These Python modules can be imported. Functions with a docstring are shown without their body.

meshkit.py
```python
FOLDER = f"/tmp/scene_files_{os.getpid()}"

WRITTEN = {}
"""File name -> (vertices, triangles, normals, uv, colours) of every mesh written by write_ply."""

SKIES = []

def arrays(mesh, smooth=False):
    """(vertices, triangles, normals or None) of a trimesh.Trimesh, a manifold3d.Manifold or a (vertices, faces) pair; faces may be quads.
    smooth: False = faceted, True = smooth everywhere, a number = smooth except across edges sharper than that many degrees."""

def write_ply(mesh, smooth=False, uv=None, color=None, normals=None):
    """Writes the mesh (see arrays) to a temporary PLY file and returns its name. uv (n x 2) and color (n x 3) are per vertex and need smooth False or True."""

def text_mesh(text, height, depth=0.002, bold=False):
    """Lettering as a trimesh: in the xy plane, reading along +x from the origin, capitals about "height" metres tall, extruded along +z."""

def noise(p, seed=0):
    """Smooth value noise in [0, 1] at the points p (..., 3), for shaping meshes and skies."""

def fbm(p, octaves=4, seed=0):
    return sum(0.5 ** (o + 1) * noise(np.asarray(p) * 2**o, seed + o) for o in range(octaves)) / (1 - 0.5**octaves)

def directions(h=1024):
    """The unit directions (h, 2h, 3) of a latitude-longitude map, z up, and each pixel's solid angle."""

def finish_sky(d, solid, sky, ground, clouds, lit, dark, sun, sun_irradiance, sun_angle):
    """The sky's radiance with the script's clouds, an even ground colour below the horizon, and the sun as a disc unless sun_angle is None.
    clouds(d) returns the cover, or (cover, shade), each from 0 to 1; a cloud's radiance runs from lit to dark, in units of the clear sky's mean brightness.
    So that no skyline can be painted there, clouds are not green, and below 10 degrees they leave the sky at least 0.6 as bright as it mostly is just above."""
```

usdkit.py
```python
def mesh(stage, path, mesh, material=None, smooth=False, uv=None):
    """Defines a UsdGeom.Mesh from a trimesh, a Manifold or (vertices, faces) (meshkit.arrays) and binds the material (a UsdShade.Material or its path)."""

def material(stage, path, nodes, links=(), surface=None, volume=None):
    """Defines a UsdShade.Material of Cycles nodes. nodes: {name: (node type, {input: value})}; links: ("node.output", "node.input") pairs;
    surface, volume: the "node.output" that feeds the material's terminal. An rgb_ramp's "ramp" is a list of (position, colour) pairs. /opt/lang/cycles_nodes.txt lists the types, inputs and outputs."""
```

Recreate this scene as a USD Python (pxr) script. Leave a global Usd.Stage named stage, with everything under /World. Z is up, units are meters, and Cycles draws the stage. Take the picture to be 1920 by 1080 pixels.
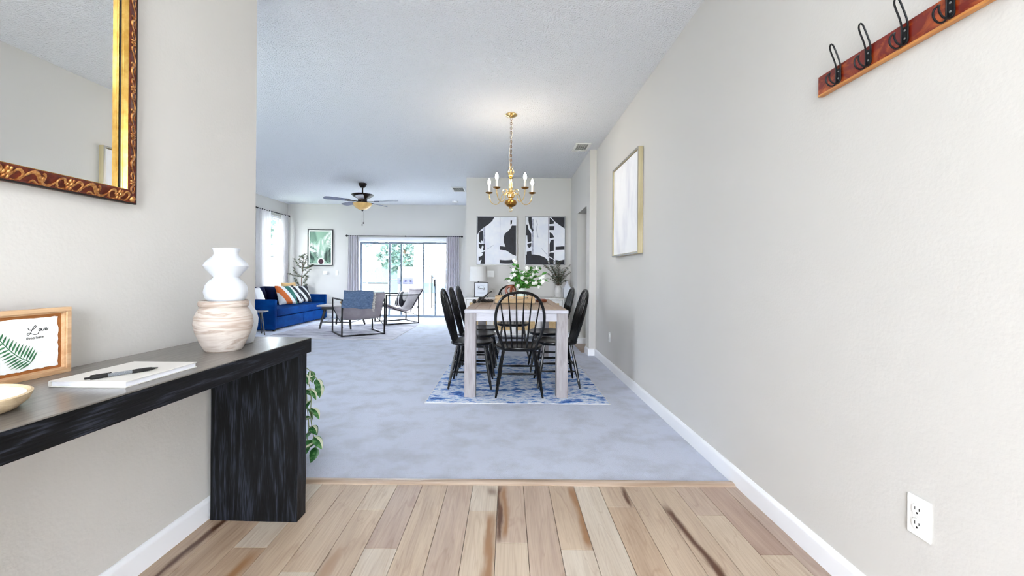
import math, random
import numpy as np, trimesh, usdkit, meshkit
import manifold3d as mf
from pxr import Usd, UsdGeom, UsdLux, UsdShade, Sdf, Gf, Vt
from shapely.geometry import Polygon
from scipy.interpolate import CubicSpline

stage = Usd.Stage.CreateInMemory()
UsdGeom.SetStageUpAxis(stage, 'Z')
UsdGeom.SetStageMetersPerUnit(stage, 1.0)
UsdGeom.Xform.Define(stage, '/World')
UsdGeom.Scope.Define(stage, '/World/Looks')
PI = math.pi

# ------------------------------------------------------------ camera
cam = UsdGeom.Camera.Define(stage, '/World/camera')
cam.CreateHorizontalApertureAttr(36.0)
cam.CreateVerticalApertureAttr(20.25)
cam.CreateFocalLengthAttr(15.0)                     # 800 px at 1920
cam.CreateHorizontalApertureOffsetAttr(9 / 1920 * 36)
cam.CreateVerticalApertureOffsetAttr(-25 / 1920 * 36)
cam.CreateClippingRangeAttr((0.05, 500))
cam.CreateFStopAttr(0.0)
cam.CreateExposureAttr(0.3)
ROLL = 0.0078
cam.AddTranslateOp().Set((0, 0, 1.075))
cam.AddRotateXYZOp().Set((90, 0, 0))
cam.AddRotateZOp(opSuffix='roll').Set(math.degrees(ROLL))

# ------------------------------------------------------------ light
dome = UsdLux.DomeLight.Define(stage, '/World/sky')
dome.CreateColorAttr((0.84, 0.91, 1.0)); dome.CreateIntensityAttr(6.6)

def rect(name, loc, rot, w, h, power, color):
    l = UsdLux.RectLight.Define(stage, '/World/' + name)
    l.CreateWidthAttr(w); l.CreateHeightAttr(h); l.CreateIntensityAttr(power); l.CreateColorAttr(color)
    x = UsdGeom.Xformable(l); x.AddTranslateOp().Set(loc); x.AddRotateXYZOp().Set(rot)
    return l
# unseen light behind the camera, placed to brighten the foyer walls
rect('unseen_front_light', (-0.05, -1.70, 1.08), (90, 0, 0), 1.3, 2.1, 3.4, (0.95, 0.967, 1.0))
# unseen light behind the foyer wall, placed to brighten the dining and far walls
rect('unseen_living_light', (-3.35, 2.2, 1.45), (90, 0, 0), 1.5, 1.9, 1.9, (0.76, 0.87, 1.0))

# ------------------------------------------------------------ helpers
used = set()
def numbered(path):
    if path not in used:
        used.add(path); return path
    k = 1
    while '%s_%03d' % (path, k) in used: k += 1
    p = '%s_%03d' % (path, k); used.add(p); return p

def setd(prim, label=None, cat=None, group=None, kind=None):
    for k, v in (('label', label), ('category', cat), ('group', group), ('kind', kind)):
        if v: prim.SetCustomDataByKey(k, v)

def thing(name, label, cat, loc=(0, 0, 0), rz=0.0, group=None, kind=None, rx=0.0):
    x = UsdGeom.Xform.Define(stage, numbered('/World/' + name))
    x.AddTranslateOp().Set(tuple(map(float, loc))); x.AddRotateZOp().Set(float(rz))
    if rx: x.AddRotateYOp().Set(float(rx))
    setd(x.GetPrim(), label, cat, group, kind)
    return x.GetPrim()

def part(name, mesh, material, parent=None, smooth=35, label=None, kind=None):
    root = str(parent.GetPath()) if parent is not None else '/World'
    if isinstance(mesh, list): mesh = cat(mesh)
    p = usdkit.mesh(stage, numbered(root + '/' + name), mesh, M[material], smooth).GetPrim()
    setd(p, label, kind=kind)
    return p

def solo(name, mesh, material, label, cat_, group=None, kind=None, smooth=35):
    p = part(name, mesh, material, None, smooth)
    setd(p, label, cat_, group, kind)
    return p

def dup(src, loc, rz, label, group=None):
    d = src.GetCustomData()
    base = src.GetName()
    if base[-4:-3] == '_' and base[-3:].isdigit(): base = base[:-4]
    r = thing(base, label, d['category'], loc, rz, group or d.get('group'))
    r.GetReferences().AddInternalReference(src.GetPath()); r.SetInstanceable(True)
    return r

def cat(l):
    l = [x for x in l if x is not None]
    return trimesh.util.concatenate(l)

def T(m, loc=(0, 0, 0), rz=0, rx=0, ry=0, s=None):
    m = m.copy()
    if s is not None: m.apply_scale(s)
    for a, ax in ((rx, (1, 0, 0)), (ry, (0, 1, 0)), (rz, (0, 0, 1))):
        if a: m.apply_transform(trimesh.transformations.rotation_matrix(math.radians(a), ax))
    m.apply_translation(loc)
    return m

def box(x0, x1, y0, y1, z0, z1, b=0.0):
    x0, x1 = min(x0, x1), max(x0, x1); y0, y1 = min(y0, y1), max(y0, y1); z0, z1 = min(z0, z1), max(z0, z1)
    if b <= 0:
        m = trimesh.creation.box((x1 - x0, y1 - y0, z1 - z0)); m.apply_translation(((x0 + x1) / 2, (y0 + y1) / 2, (z0 + z1) / 2)); return m
    b = min(b, (x1 - x0) * .49, (y1 - y0) * .49, (z1 - z0) * .49)
    P = []
    for X, sx in ((x0, 1), (x1, -1)):
        for Y, sy in ((y0, 1), (y1, -1)):
            for Z, sz in ((z0, 1), (z1, -1)):
                k = b * .29
                P += [(X, Y + sy * b, Z + sz * b), (X + sx * b, Y, Z + sz * b), (X + sx * b, Y + sy * b, Z), (X + sx * k, Y + sy * k, Z + sz * b), (X + sx * k, Y + sy * b, Z + sz * k), (X + sx * b, Y + sy * k, Z + sz * k)]
    return trimesh.convex.convex_hull(np.array(P))

def lathe(prof, n=28, loc=(0, 0, 0)):
    m = trimesh.creation.revolve(np.array(prof, float), sections=n)
    if m.volume < 0: m.invert()
    m.apply_translation(loc); return m

def spline(pts, n, closed=False):
    p = np.array(pts, float)
    if closed: p = np.vstack([p, p[:1]])
    d = np.r_[0, np.cumsum(np.linalg.norm(np.diff(p, axis=0), axis=1))]
    cs = CubicSpline(d, p, bc_type='periodic' if closed else 'not-a-knot' if len(p) > 3 else 'natural')
    t = np.linspace(0, d[-1], n + (1 if closed else 0))
    q = cs(t)
    return q[:-1] if closed else q

def tube(path, r, n=8, closed=False, flat=None):
    p = np.array(path, float); m = len(p)
    t = np.roll(p, -1, 0) - np.roll(p, 1, 0) if closed else np.gradient(p, axis=0)
    t /= np.linalg.norm(t, axis=1, keepdims=True) + 1e-12
    up = np.array([0, 0, 1.]) if abs(t[0, 2]) < .9 else np.array([1., 0, 0])
    a = np.cross(t[0], up); a /= np.linalg.norm(a)
    A = []
    for i in range(m):
        a = a - t[i] * a.dot(t[i]); a /= np.linalg.norm(a) + 1e-12; A.append(a)
    A = np.array(A); B = np.cross(t, A)
    r = np.broadcast_to(r, (m,)).astype(float)
    ang = np.arange(n) * 2 * PI / n
    v = p[:, None] + r[:, None, None] * (np.cos(ang)[None, :, None] * A[:, None] * (flat or 1) + np.sin(ang)[None, :, None] * B[:, None])
    v = v.reshape(-1, 3)
    f = []
    R = m if closed else m - 1
    for i in range(R):
        k = (i + 1) % m
        for j in range(n):
            q = (j + 1) % n
            f += [(i * n + j, i * n + q, k * n + q), (i * n + j, k * n + q, k * n + j)]
    if not closed:
        v = np.vstack([v, p[:1], p[-1:]])
        for j in range(n):
            q = (j + 1) % n
            f += [(m * n, q, j), (m * n + 1, (m - 1) * n + j, (m - 1) * n + q)]
    tm = trimesh.Trimesh(v, np.array(f), process=False)
    if tm.volume < 0: tm.invert()
    return tm

def rod(a, b, r0, r1=None, n=10):
    return tube([a, b], [r0, r0 if r1 is None else r1], n)

def turned(a, b, prof, n=10):
    """A turned stick from a to b: prof = [(t, radius)]."""
    a, b = np.array(a, float), np.array(b, float)
    return tube([a + (b - a) * t for t, _ in prof], [r for _, r in prof], n)

def loft(rings, caps=True):
    """rings: list of (n,3) loops, convex ends."""
    n = len(rings[0]); v = np.vstack(rings); f = []
    for i in range(len(rings) - 1):
        for j in range(n):
            q = (j + 1) % n
            f += [(i * n + j, i * n + q, (i + 1) * n + q), (i * n + j, (i + 1) * n + q, (i + 1) * n + j)]
    if caps:
        v = np.vstack([v, np.mean(rings[0], 0), np.mean(rings[-1], 0)])
        c = len(rings) * n
        for j in range(n):
            q = (j + 1) % n
            f += [(c, q, j), (c + 1, c - n + j, c - n + q)]
    m = trimesh.Trimesh(v, np.array(f), process=False)
    if m.volume < 0: m.invert()
    return m

def poly(pts, d, holes=None):
    p = Polygon(pts, holes)
    if not p.is_valid: p = p.buffer(0)
    if p.geom_type != 'Polygon': p = max(p.geoms, key=lambda g: g.area)
    return trimesh.creation.extrude_polygon(p, d, engine='earcut')

def onwall(m, o, ax, up=(0, 0, 1)):
    """Puts a mesh drawn in xy (extruded to +z) upright: x along ax, y along up, z along ax x up, at o."""
    ax, up = np.array(ax, float), np.array(up, float)
    A = np.eye(4); A[:3, 0] = ax; A[:3, 1] = up; A[:3, 2] = np.cross(ax, up); A[:3, 3] = o
    m = m.copy(); m.apply_transform(A); return m

def sheet(G, th):
    """A cloth: grid G (m,n,3) given a thickness along its normals."""
    G = np.array(G, float); m, n = G.shape[:2]
    du, dv = np.gradient(G, axis=0), np.gradient(G, axis=1)
    N = np.cross(du, dv); N /= np.linalg.norm(N, axis=2, keepdims=True) + 1e-12
    v = np.vstack([(G + N * th / 2).reshape(-1, 3), (G - N * th / 2).reshape(-1, 3)]); o = m * n; f = []
    idx = lambda i, j: i * n + j
    for i in range(m - 1):
        for j in range(n - 1):
            a, b, c, d = idx(i, j), idx(i + 1, j), idx(i + 1, j + 1), idx(i, j + 1)
            f += [(a, b, c), (a, c, d), (o + a, o + c, o + b), (o + a, o + d, o + c)]
    edge = [idx(i, 0) for i in range(m)] + [idx(m - 1, j) for j in range(1, n)] + [idx(i, n - 1) for i in range(m - 2, -1, -1)] + [idx(0, j) for j in range(n - 2, 0, -1)]
    for k in range(len(edge)):
        a, b = edge[k], edge[(k + 1) % len(edge)]
        f += [(a, o + a, o + b), (a, o + b, b)]
    t = trimesh.Trimesh(v, np.array(f), process=False)
    if t.volume < 0: t.invert()
    return t

def cushion(w, h, t, n=14, seed=0):
    """Pillow in the xz plane, thickness along y, centred."""
    u = np.linspace(-1, 1, n); U, W = np.meshgrid(u, u, indexing='ij')
    e = np.clip((1 - U ** 2) * (1 - W ** 2), 0, 1) ** 0.38
    pin = 1 - .07 * (1 - np.abs(U)) * np.abs(W) ** 3 * 1.2, 1 - .07 * (1 - np.abs(W)) * np.abs(U) ** 3 * 1.2
    X, Z = U * w / 2 * pin[1], W * h / 2 * pin[0]
    wob = (meshkit.noise(np.stack([U * 2, W * 2, U * 0 + seed], -1), seed) - .5) * .15
    F = np.stack([X, -(e * (1 + wob)) * t / 2 - .004, Z], -1).reshape(-1, 3); Bk = np.stack([X, e * t / 2 + .004, Z], -1).reshape(-1, 3)
    v = np.vstack([F, Bk]); f = []; o = n * n
    for i in range(n - 1):
        for j in range(n - 1):
            a, b, c, d = i * n + j, (i + 1) * n + j, (i + 1) * n + j + 1, i * n + j + 1
            f += [(a, b, c), (a, c, d), (o + a, o + c, o + b), (o + a, o + d, o + c)]
    edge = [(i) * n for i in range(n)] + [(n - 1) * n + j for j in range(1, n)] + [i * n + n - 1 for i in range(n - 2, -1, -1)] + [j for j in range(n - 2, 0, -1)]
    for k in range(len(edge)):
        a, b = edge[k], edge[(k + 1) % len(edge)]
        f += [(a, o + a, o + b), (a, o + b, b)]
    m = trimesh.Trimesh(v, np.array(f), process=False)
    if m.volume < 0: m.invert()
    return m

def leaf(L, W, curl=.15, fold=.12, n=5):
    """A pointed leaf along +x from the origin, with a fold along the midrib; double walled."""
    t = np.linspace(0, 1, n + 1); w = W / 2 * np.sin(PI * np.clip(t, 0, 1) ** .75) ** .9
    G = np.zeros((n + 1, 3, 3))
    for k, s in enumerate((-1, 0, 1)):
        G[:, k, 0] = t * L; G[:, k, 1] = s * w; G[:, k, 2] = -curl * L * t ** 2 + abs(s) * fold * w * 2
    v = G.reshape(-1, 3); f = []
    for i in range(n):
        for j in range(2):
            a, b, c, d = i * 3 + j, (i + 1) * 3 + j, (i + 1) * 3 + j + 1, i * 3 + j + 1
            if i > 0: f.append((a, c, d))
            if i < n - 1 or True: f.append((a, b, c))
    return trimesh.Trimesh(v, np.array(f), process=False)

def aim(m, o, d, roll=0.0):
    """Turns a mesh that points along +x so that it points along d from o."""
    d = np.array(d, float); d /= np.linalg.norm(d) + 1e-12
    up = np.array([0, 0, 1.]) if abs(d[2]) < .95 else np.array([0, 1., 0])
    y = np.cross(up, d); y /= np.linalg.norm(y); z = np.cross(d, y)
    c, s = math.cos(roll), math.sin(roll)
    A = np.eye(4); A[:3, 0] = d; A[:3, 1] = y * c + z * s; A[:3, 2] = z * c - y * s; A[:3, 3] = o
    m = m.copy(); m.apply_transform(A); return m

def solid(m): return mf.Manifold(mf.Mesh(np.array(m.vertices, np.float32), np.array(m.faces, np.uint32)))
def cut(m, *holes):
    a = solid(m)
    for h in holes: a = a - solid(h)
    q = a.to_mesh(); return trimesh.Trimesh(q.vert_properties[:, :3], q.tri_verts, process=False)

# ------------------------------------------------------------ materials
M = {}
def lin(*c):
    """sRGB 0-255 -> linear"""
    return tuple(((x / 255 + .055) / 1.055) ** 2.4 if x > 10 else x / 255 / 12.92 for x in c)

def mat(name, col, rough=.5, metal=0.0, col2=None, scale=(4, 4, 4), detail=3, edge=(.35, .65), bump=None, obj=False, dist=0.0, **kw):
    """Principled surface; col2 mixes in by noise of the given scale; bump = (scale, strength, distance[, detail])."""
    N = {'p': ('principled_bsdf', dict(base_color=col, roughness=rough, metallic=metal, **kw))}; L = []
    if col2 is not None or bump:
        N['g'] = ('texture_coordinate', {}) if obj else ('geometry', {})
        src = 'g.object' if obj else 'g.position'
    if col2 is not None:
        N['m'] = ('mapping', dict(scale=scale)); N['n'] = ('noise_texture', dict(scale=1.0, detail=float(detail), roughness=.6, distortion=dist))
        N['r'] = ('rgb_ramp', dict(ramp=[(edge[0], col), (edge[1], col2)]))
        L += [(src, 'm.vector'), ('m.vector', 'n.vector'), ('n.fac', 'r.fac'), ('r.color', 'p.base_color')]
    if bump:
        N['bm'] = ('mapping', dict(scale=(bump[0],) * 3 if np.ndim(bump[0]) == 0 else bump[0]))
        N['bn'] = ('noise_texture', dict(scale=1.0, detail=float(bump[3]) if len(bump) > 3 else 2.0, roughness=.55)); N['b'] = ('bump', dict(strength=bump[1], distance=bump[2]))
        L += [(src, 'bm.vector'), ('bm.vector', 'bn.vector'), ('bn.fac', 'b.height'), ('b.normal', 'p.normal')]
    M[name] = usdkit.material(stage, '/World/Looks/' + name, N, L, surface='p.BSDF')
    return M[name]

WALL = lin(206, 203, 199)
mat('wall_paint', WALL, .75, bump=(85, .16, .004, 2))
mat('ceiling_texture', lin(243, 245, 250), .9, bump=(80, .9, .028, 3))
mat('white_trim', lin(240, 241, 245), .35)
mat('carpet', lin(220, 226, 245), .95, col2=lin(196, 200, 214), scale=(4.5, 4.5, 4.5), detail=8, edge=(.45, .74), bump=(300, .9, .012, 3), sheen_weight=.15)
mat('subfloor', lin(90, 75, 60), .8)
mat('threshold_wood', lin(192, 172, 154), .35, col2=lin(158, 134, 114), scale=(2, 30, 30))

def plank_mat(name, a, b, streaks=(), dark=None):
    """Wood plank: tone a to b along the grain (y), fine grain lines, and the dark heartwood streaks of that board: (x at y0, y0, x at y1, y1, half width)."""
    N = {'g': ('geometry', {}), 'm': ('mapping', dict(scale=(11, 1.1, 11))), 'n': ('noise_texture', dict(scale=1.0, detail=4.0, roughness=.6, distortion=.6)),
         'r': ('rgb_ramp', dict(ramp=[(.36, a), (.62, b)])),
         'm2': ('mapping', dict(scale=(140, 5, 140))), 'n2': ('noise_texture', dict(scale=1.0, detail=3.0, distortion=.4)),
         'r2': ('rgb_ramp', dict(ramp=[(.36, (.80, .77, .76)), (.56, (1, 1, 1))])),
         'x': ('mix_color', dict(blend_type='multiply', fac=.55)),
         'm3': ('mapping', dict(scale=(13, 1.3, 13))), 'w0': ('noise_texture', dict(scale=1.0, detail=2.0, distortion=.8)), 'w1': ('math', dict(math_type='multiply', value2=9.0)), 'w': ('math', dict(math_type='pingpong', value2=1.0)),
         'r3': ('rgb_ramp', dict(ramp=[(0.0, (.72, .64, .60)), (.22, (1, 1, 1)), (1.0, (.94, .93, .92))])), 'y': ('mix_color', dict(blend_type='multiply', fac=.45)),
         'p': ('principled_bsdf', dict(roughness=.36))}
    L = [('g.position', 'm.vector'), ('m.vector', 'n.vector'), ('n.fac', 'r.fac'), ('g.position', 'm2.vector'), ('m2.vector', 'n2.vector'), ('n2.fac', 'r2.fac'),
         ('r.color', 'x.a'), ('r2.color', 'x.b'), ('g.position', 'm3.vector'), ('m3.vector', 'w0.vector'), ('w0.fac', 'w1.value1'), ('w1.value', 'w.value1'), ('w.value', 'r3.fac'), ('x.result', 'y.a'), ('r3.color', 'y.b')]
    out = 'y.result'
    if streaks:
        N['s'] = ('separate_xyz', {}); N['jn'] = ('noise_texture', dict(scale=9.0, detail=4.0)); N['jm'] = ('mapping', dict(scale=(2.5, .5, 1)))
        L += [('g.position', 's.vector'), ('g.position', 'jm.vector'), ('jm.vector', 'jn.vector')]
        N['j'] = ('math', dict(math_type='multiply_add', value2=.05, value3=-.025)); L.append(('jn.fac', 'j.value1'))
        N['xj'] = ('math', dict(math_type='add')); L += [('s.x', 'xj.value1'), ('j.value', 'xj.value2')]
        for k, (xa, ya, xb, yb, hw, col) in enumerate(streaks):
            q = lambda n: n + str(k)
            N[q('lx')] = ('map_range', dict(from_min=ya, from_max=yb, to_min=xa, to_max=xb, clamp=False)); L.append(('s.y', q('lx') + '.value'))
            N[q('d')] = ('math', dict(math_type='subtract')); L += [('xj.value', q('d') + '.value1'), (q('lx') + '.result', q('d') + '.value2')]
            N[q('a')] = ('math', dict(math_type='absolute')); L.append((q('d') + '.value', q('a') + '.value1'))
            N[q('f')] = ('map_range', dict(range_type='smoothstep', from_min=hw * 1.25, from_max=hw * .15, to_min=0.0, to_max=1.0, clamp=True)); L.append((q('a') + '.value', q('f') + '.value'))
            N[q('e')] = ('map_range', dict(range_type='smoothstep', from_min=min(ya, yb) - .03, from_max=min(ya, yb) + .05, to_min=0.0, to_max=1.0, clamp=True)); L.append(('s.y', q('e') + '.value'))
            N[q('h')] = ('map_range', dict(range_type='smoothstep', from_min=max(ya, yb) + .02, from_max=max(ya, yb) - .1, to_min=0.0, to_max=1.0, clamp=True)); L.append(('s.y', q('h') + '.value'))
            N[q('u')] = ('math', dict(math_type='multiply')); L += [(q('f') + '.result', q('u') + '.value1'), (q('e') + '.result', q('u') + '.value2')]
            N[q('v')] = ('math', dict(math_type='multiply')); L += [(q('u') + '.value', q('v') + '.value1'), (q('h') + '.result', q('v') + '.value2')]
            N[q('z')] = ('mix_color', dict(blend_type='mix', b=col)); L += [(q('v') + '.value', q('z') + '.fac'), (out, q('z') + '.a')]
            out = q('z') + '.result'
    L.append((out, 'p.base_color'))
    M[name] = usdkit.material(stage, '/World/Looks/' + name, N, L, surface='p.BSDF')

TONES = [((193, 173, 151), (177, 156, 136)), ((186, 166, 149), (172, 151, 135)), ((197, 180, 160), (184, 165, 145)), ((180, 160, 145), (166, 144, 130)), ((200, 188, 173), (188, 173, 156)), ((186, 163, 140), (170, 146, 124))]
for i, (a, b) in enumerate(TONES): plank_mat('plank_%d' % i, lin(*a), lin(*b))
plank_mat('plank_grey_brown', lin(176, 152, 136), lin(154, 128, 114))

mat('black_oak', lin(16, 16, 20), .38, bump=((160, 160, 9), .55, .0025, 3))
def wood(name, a, b, rough=.45, sc=(60, 4, 60), axis=None, d=.8, bump=None):
    mat(name, lin(*a), rough, col2=lin(*b), scale=sc, detail=4, edge=(.36, .66), dist=d, bump=bump)
def black_oak(name, sc, sc2):
    """Black-stained oak: open pores and cathedral figure, all near black; the figure is in the relief."""
    N = {'g': ('geometry', {}), 'm': ('mapping', dict(scale=sc)), 'n': ('noise_texture', dict(scale=1.0, detail=2.0, distortion=.3)),
         'sn': ('math', dict(math_type='multiply', value2=22.0)), 'fr': ('math', dict(math_type='pingpong', value2=1.0)),
         'm2': ('mapping', dict(scale=sc2)), 'n2': ('noise_texture', dict(scale=1.0, detail=3.0)),
         'ad': ('math', dict(math_type='multiply_add', value2=.32)), 'r': ('rgb_ramp', dict(ramp=[(.42, lin(3, 3, 4)), (.7, lin(10, 11, 14)), (1.0, lin(46, 50, 60))])),
         'b': ('bump', dict(strength=.6, distance=.002)), 'p': ('principled_bsdf', dict(roughness=.5, specular_ior_level=.18))}
    L = [('g.position', 'm.vector'), ('m.vector', 'n.vector'), ('n.fac', 'sn.value1'), ('sn.value', 'fr.value1'), ('g.position', 'm2.vector'), ('m2.vector', 'n2.vector'),
         ('fr.value', 'ad.value1'), ('n2.fac', 'ad.value3'), ('ad.value', 'r.fac'), ('r.color', 'p.base_color'), ('ad.value', 'b.height'), ('b.normal', 'p.normal')]
    M[name] = usdkit.material(stage, '/World/Looks/' + name, N, L, surface='p.BSDF')
black_oak('black_oak_upright', (6, 6, .8), (330, 330, 14))
black_oak('black_oak_along', (7, .9, 7), (230, 10, 230))
mat('black_top_sheen', lin(116, 111, 106), .24, col2=lin(98, 93, 89), scale=(120, 6, 60), bump=((160, 8, 160), .15, .001))  # reflected sheen on the black top, put into its colour as grey

mat('mirror_glass', (.93, .94, .93), .0, 1.0)
mat('gold_leaf', lin(206, 170, 98), .3, 1.0, col2=lin(180, 138, 66), scale=(30, 8, 30))
mat('carved_mahogany', lin(112, 40, 18), .35, col2=lin(70, 20, 10), scale=(60, 60, 60))
mat('carved_gilt', lin(214, 160, 96), .32, .6, col2=lin(150, 84, 40), scale=(90, 90, 90))
mat('groove_black', lin(22, 14, 10), .7)
mat('rack_cherry', lin(112, 24, 8), .28, col2=lin(196, 100, 36), scale=(10, 9, 16), detail=5, edge=(.48, .72), dist=1.0)
wood('rack_edge', (214, 150, 80), (190, 120, 60), .35)
mat('black_iron', lin(22, 23, 27), .38, .6)
mat('black_metal', lin(20, 20, 24), .45, .3)
mat('white_plastic', lin(243, 243, 242), .3)
mat('dark_slot', lin(20, 20, 20), .8)
mat('champagne_frame', lin(200, 188, 154), .4, .25, col2=lin(180, 166, 130), scale=(40, 6, 3))
mat('canvas_white', lin(240, 240, 243), .8, col2=lin(222, 222, 230), scale=(5, 5, 2.0), detail=5, edge=(.45, .7), bump=(160, .3, .002))
mat('canvas_pale', lin(226, 228, 238), .8, col2=lin(238, 238, 242), scale=(6, 6, 6), bump=(180, .3, .002))
mat('canvas_black', lin(14, 14, 22), .6, col2=lin(26, 28, 40), scale=(20, 20, 20))
mat('canvas_grey', lin(150, 152, 168), .7, col2=lin(190, 192, 205), scale=(30, 30, 30))
mat('silver_frame', lin(150, 150, 150), .35, .6)
wood('sign_frame_wood', (214, 178, 140), (190, 148, 108), .5, (60, 6, 60))
wood('sign_backing', (176, 112, 54), (150, 90, 40), .6, (30, 8, 30))
mat('sign_paper', lin(246, 248, 247), .9, bump=((18, 4, 34), .6, .006, 3))
mat('ink', lin(40, 40, 42), .7)
mat('fern_green', lin(74, 140, 92), .7, col2=lin(34, 84, 58), scale=(130, 130, 130))
mat('notebook_cover', lin(216, 213, 209), .6)
mat('paper_block', lin(228, 229, 235), .8, bump=((3, 3, 900), .5, .0008))
mat('pen_black', lin(20, 20, 22), .3)
mat('pen_clear', lin(130, 134, 140), .12, alpha=.75)
wood('dish_wood', (226, 205, 172), (202, 176, 140), .6, (20, 40, 90))
mat('dish_lining', lin(238, 236, 232), .5)
mat('white_ceramic', lin(208, 212, 219), .35)
def strata():
    N = {'g': ('texture_coordinate', {}), 'm': ('mapping', dict(scale=(5, 5, 30), rotation=(.16, .1, 0))), 'n': ('noise_texture', dict(scale=1.0, detail=4.0, distortion=.7)),
         'r': ('rgb_ramp', dict(ramp=[(.28, lin(108, 90, 80)), (.37, lin(178, 164, 154)), (.5, lin(198, 188, 180)), (.57, lin(166, 148, 136)), (.64, lin(194, 183, 174)), (.85, lin(126, 104, 90))])),
         'b': ('bump', dict(strength=.4, distance=.003)), 'p': ('principled_bsdf', dict(roughness=.65))}
    L = [('g.object', 'm.vector'), ('m.vector', 'n.vector'), ('n.fac', 'r.fac'), ('r.color', 'p.base_color'), ('n.fac', 'b.height'), ('b.normal', 'p.normal')]
    M['strata_wood'] = usdkit.material(stage, '/World/Looks/strata_wood', N, L, surface='p.BSDF')
strata()
mat('pothos_green', lin(38, 104, 48), .32, col2=lin(96, 156, 92), scale=(46, 46, 46), edge=(.48, .6), obj=True)
mat('pothos_cream', lin(226, 232, 210), .4)
mat('vine_stem', lin(146, 160, 106), .6)
mat('planter_white', lin(230, 229, 226), .5)
mat('soil', lin(50, 38, 30), .95)
mat('brass', lin(226, 194, 130), .2, 1.0)
mat('antique_brass', lin(150, 108, 52), .28, 1.0)
mat('candle_cream', lin(244, 238, 224), .5)
mat('fan_bronze', lin(38, 28, 24), .35, .5)
mat('fan_blade', lin(100, 106, 136), .35, col2=lin(86, 92, 120), scale=(6, 6, 40))
mat('amber_glass', lin(206, 168, 104), .25, emission_color=lin(236, 200, 130), emission_strength=.12)
mat('chain_metal', lin(120, 112, 104), .4, .7)
mat('chair_black', lin(4, 4, 6), .22, specular_ior_level=.35)
wood('table_whitewash', (164, 158, 160), (142, 135, 136), .55, (40, 40, 5))
wood('table_apron', (198, 197, 206), (182, 180, 188), .55, (5, 40, 40))
wood('table_top_wood', (186, 160, 136), (160, 132, 110), .42, (36, 4, 36))
wood('table_top_wood_dark', (172, 146, 122), (148, 122, 100), .42, (36, 4, 36))
wood('crate_wood', (206, 178, 140), (178, 146, 106), .6, (8, 60, 60))
mat('black_wood_bead', lin(24, 22, 22), .5)
mat('link_brown', lin(150, 74, 36), .38, col2=lin(104, 46, 22), scale=(30, 30, 60))
mat('leaf_green', lin(86, 160, 58), .5, col2=lin(52, 118, 44), scale=(30, 30, 30), subsurface_weight=.0)
mat('petal_white', lin(246, 247, 244), .6)
mat('celadon', lin(214, 228, 220), .3)
mat('olive_leaf', lin(98, 108, 88), .55, col2=lin(58, 68, 56), scale=(25, 25, 25))
mat('tree_leaf', lin(74, 88, 54), .55, col2=lin(44, 58, 40), scale=(20, 20, 20))
mat('bark', lin(92, 66, 46), .8)
mat('crock', lin(206, 203, 200), .5, col2=lin(190, 186, 182), scale=(20, 20, 20))
mat('lamp_shade', lin(222, 220, 218), .85, bump=(300, .3, .001))
mat('sideboard_white', lin(226, 224, 222), .45)
mat('cane', lin(214, 186, 138), .7, col2=lin(184, 152, 104), scale=(120, 120, 120))
mat('velvet_blue', lin(4, 58, 120), .9, col2=lin(2, 38, 92), scale=(3, 3, 5), detail=4, specular_ior_level=.05)
mat('velvet_navy', lin(6, 22, 62), .9, col2=lin(4, 13, 42), scale=(3, 3, 3), specular_ior_level=.1)
mat('cloth_white', lin(214, 213, 214), .9)
mat('cloth_rust', lin(196, 98, 40), .9)
mat('cloth_green', lin(32, 96, 88), .9)
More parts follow.
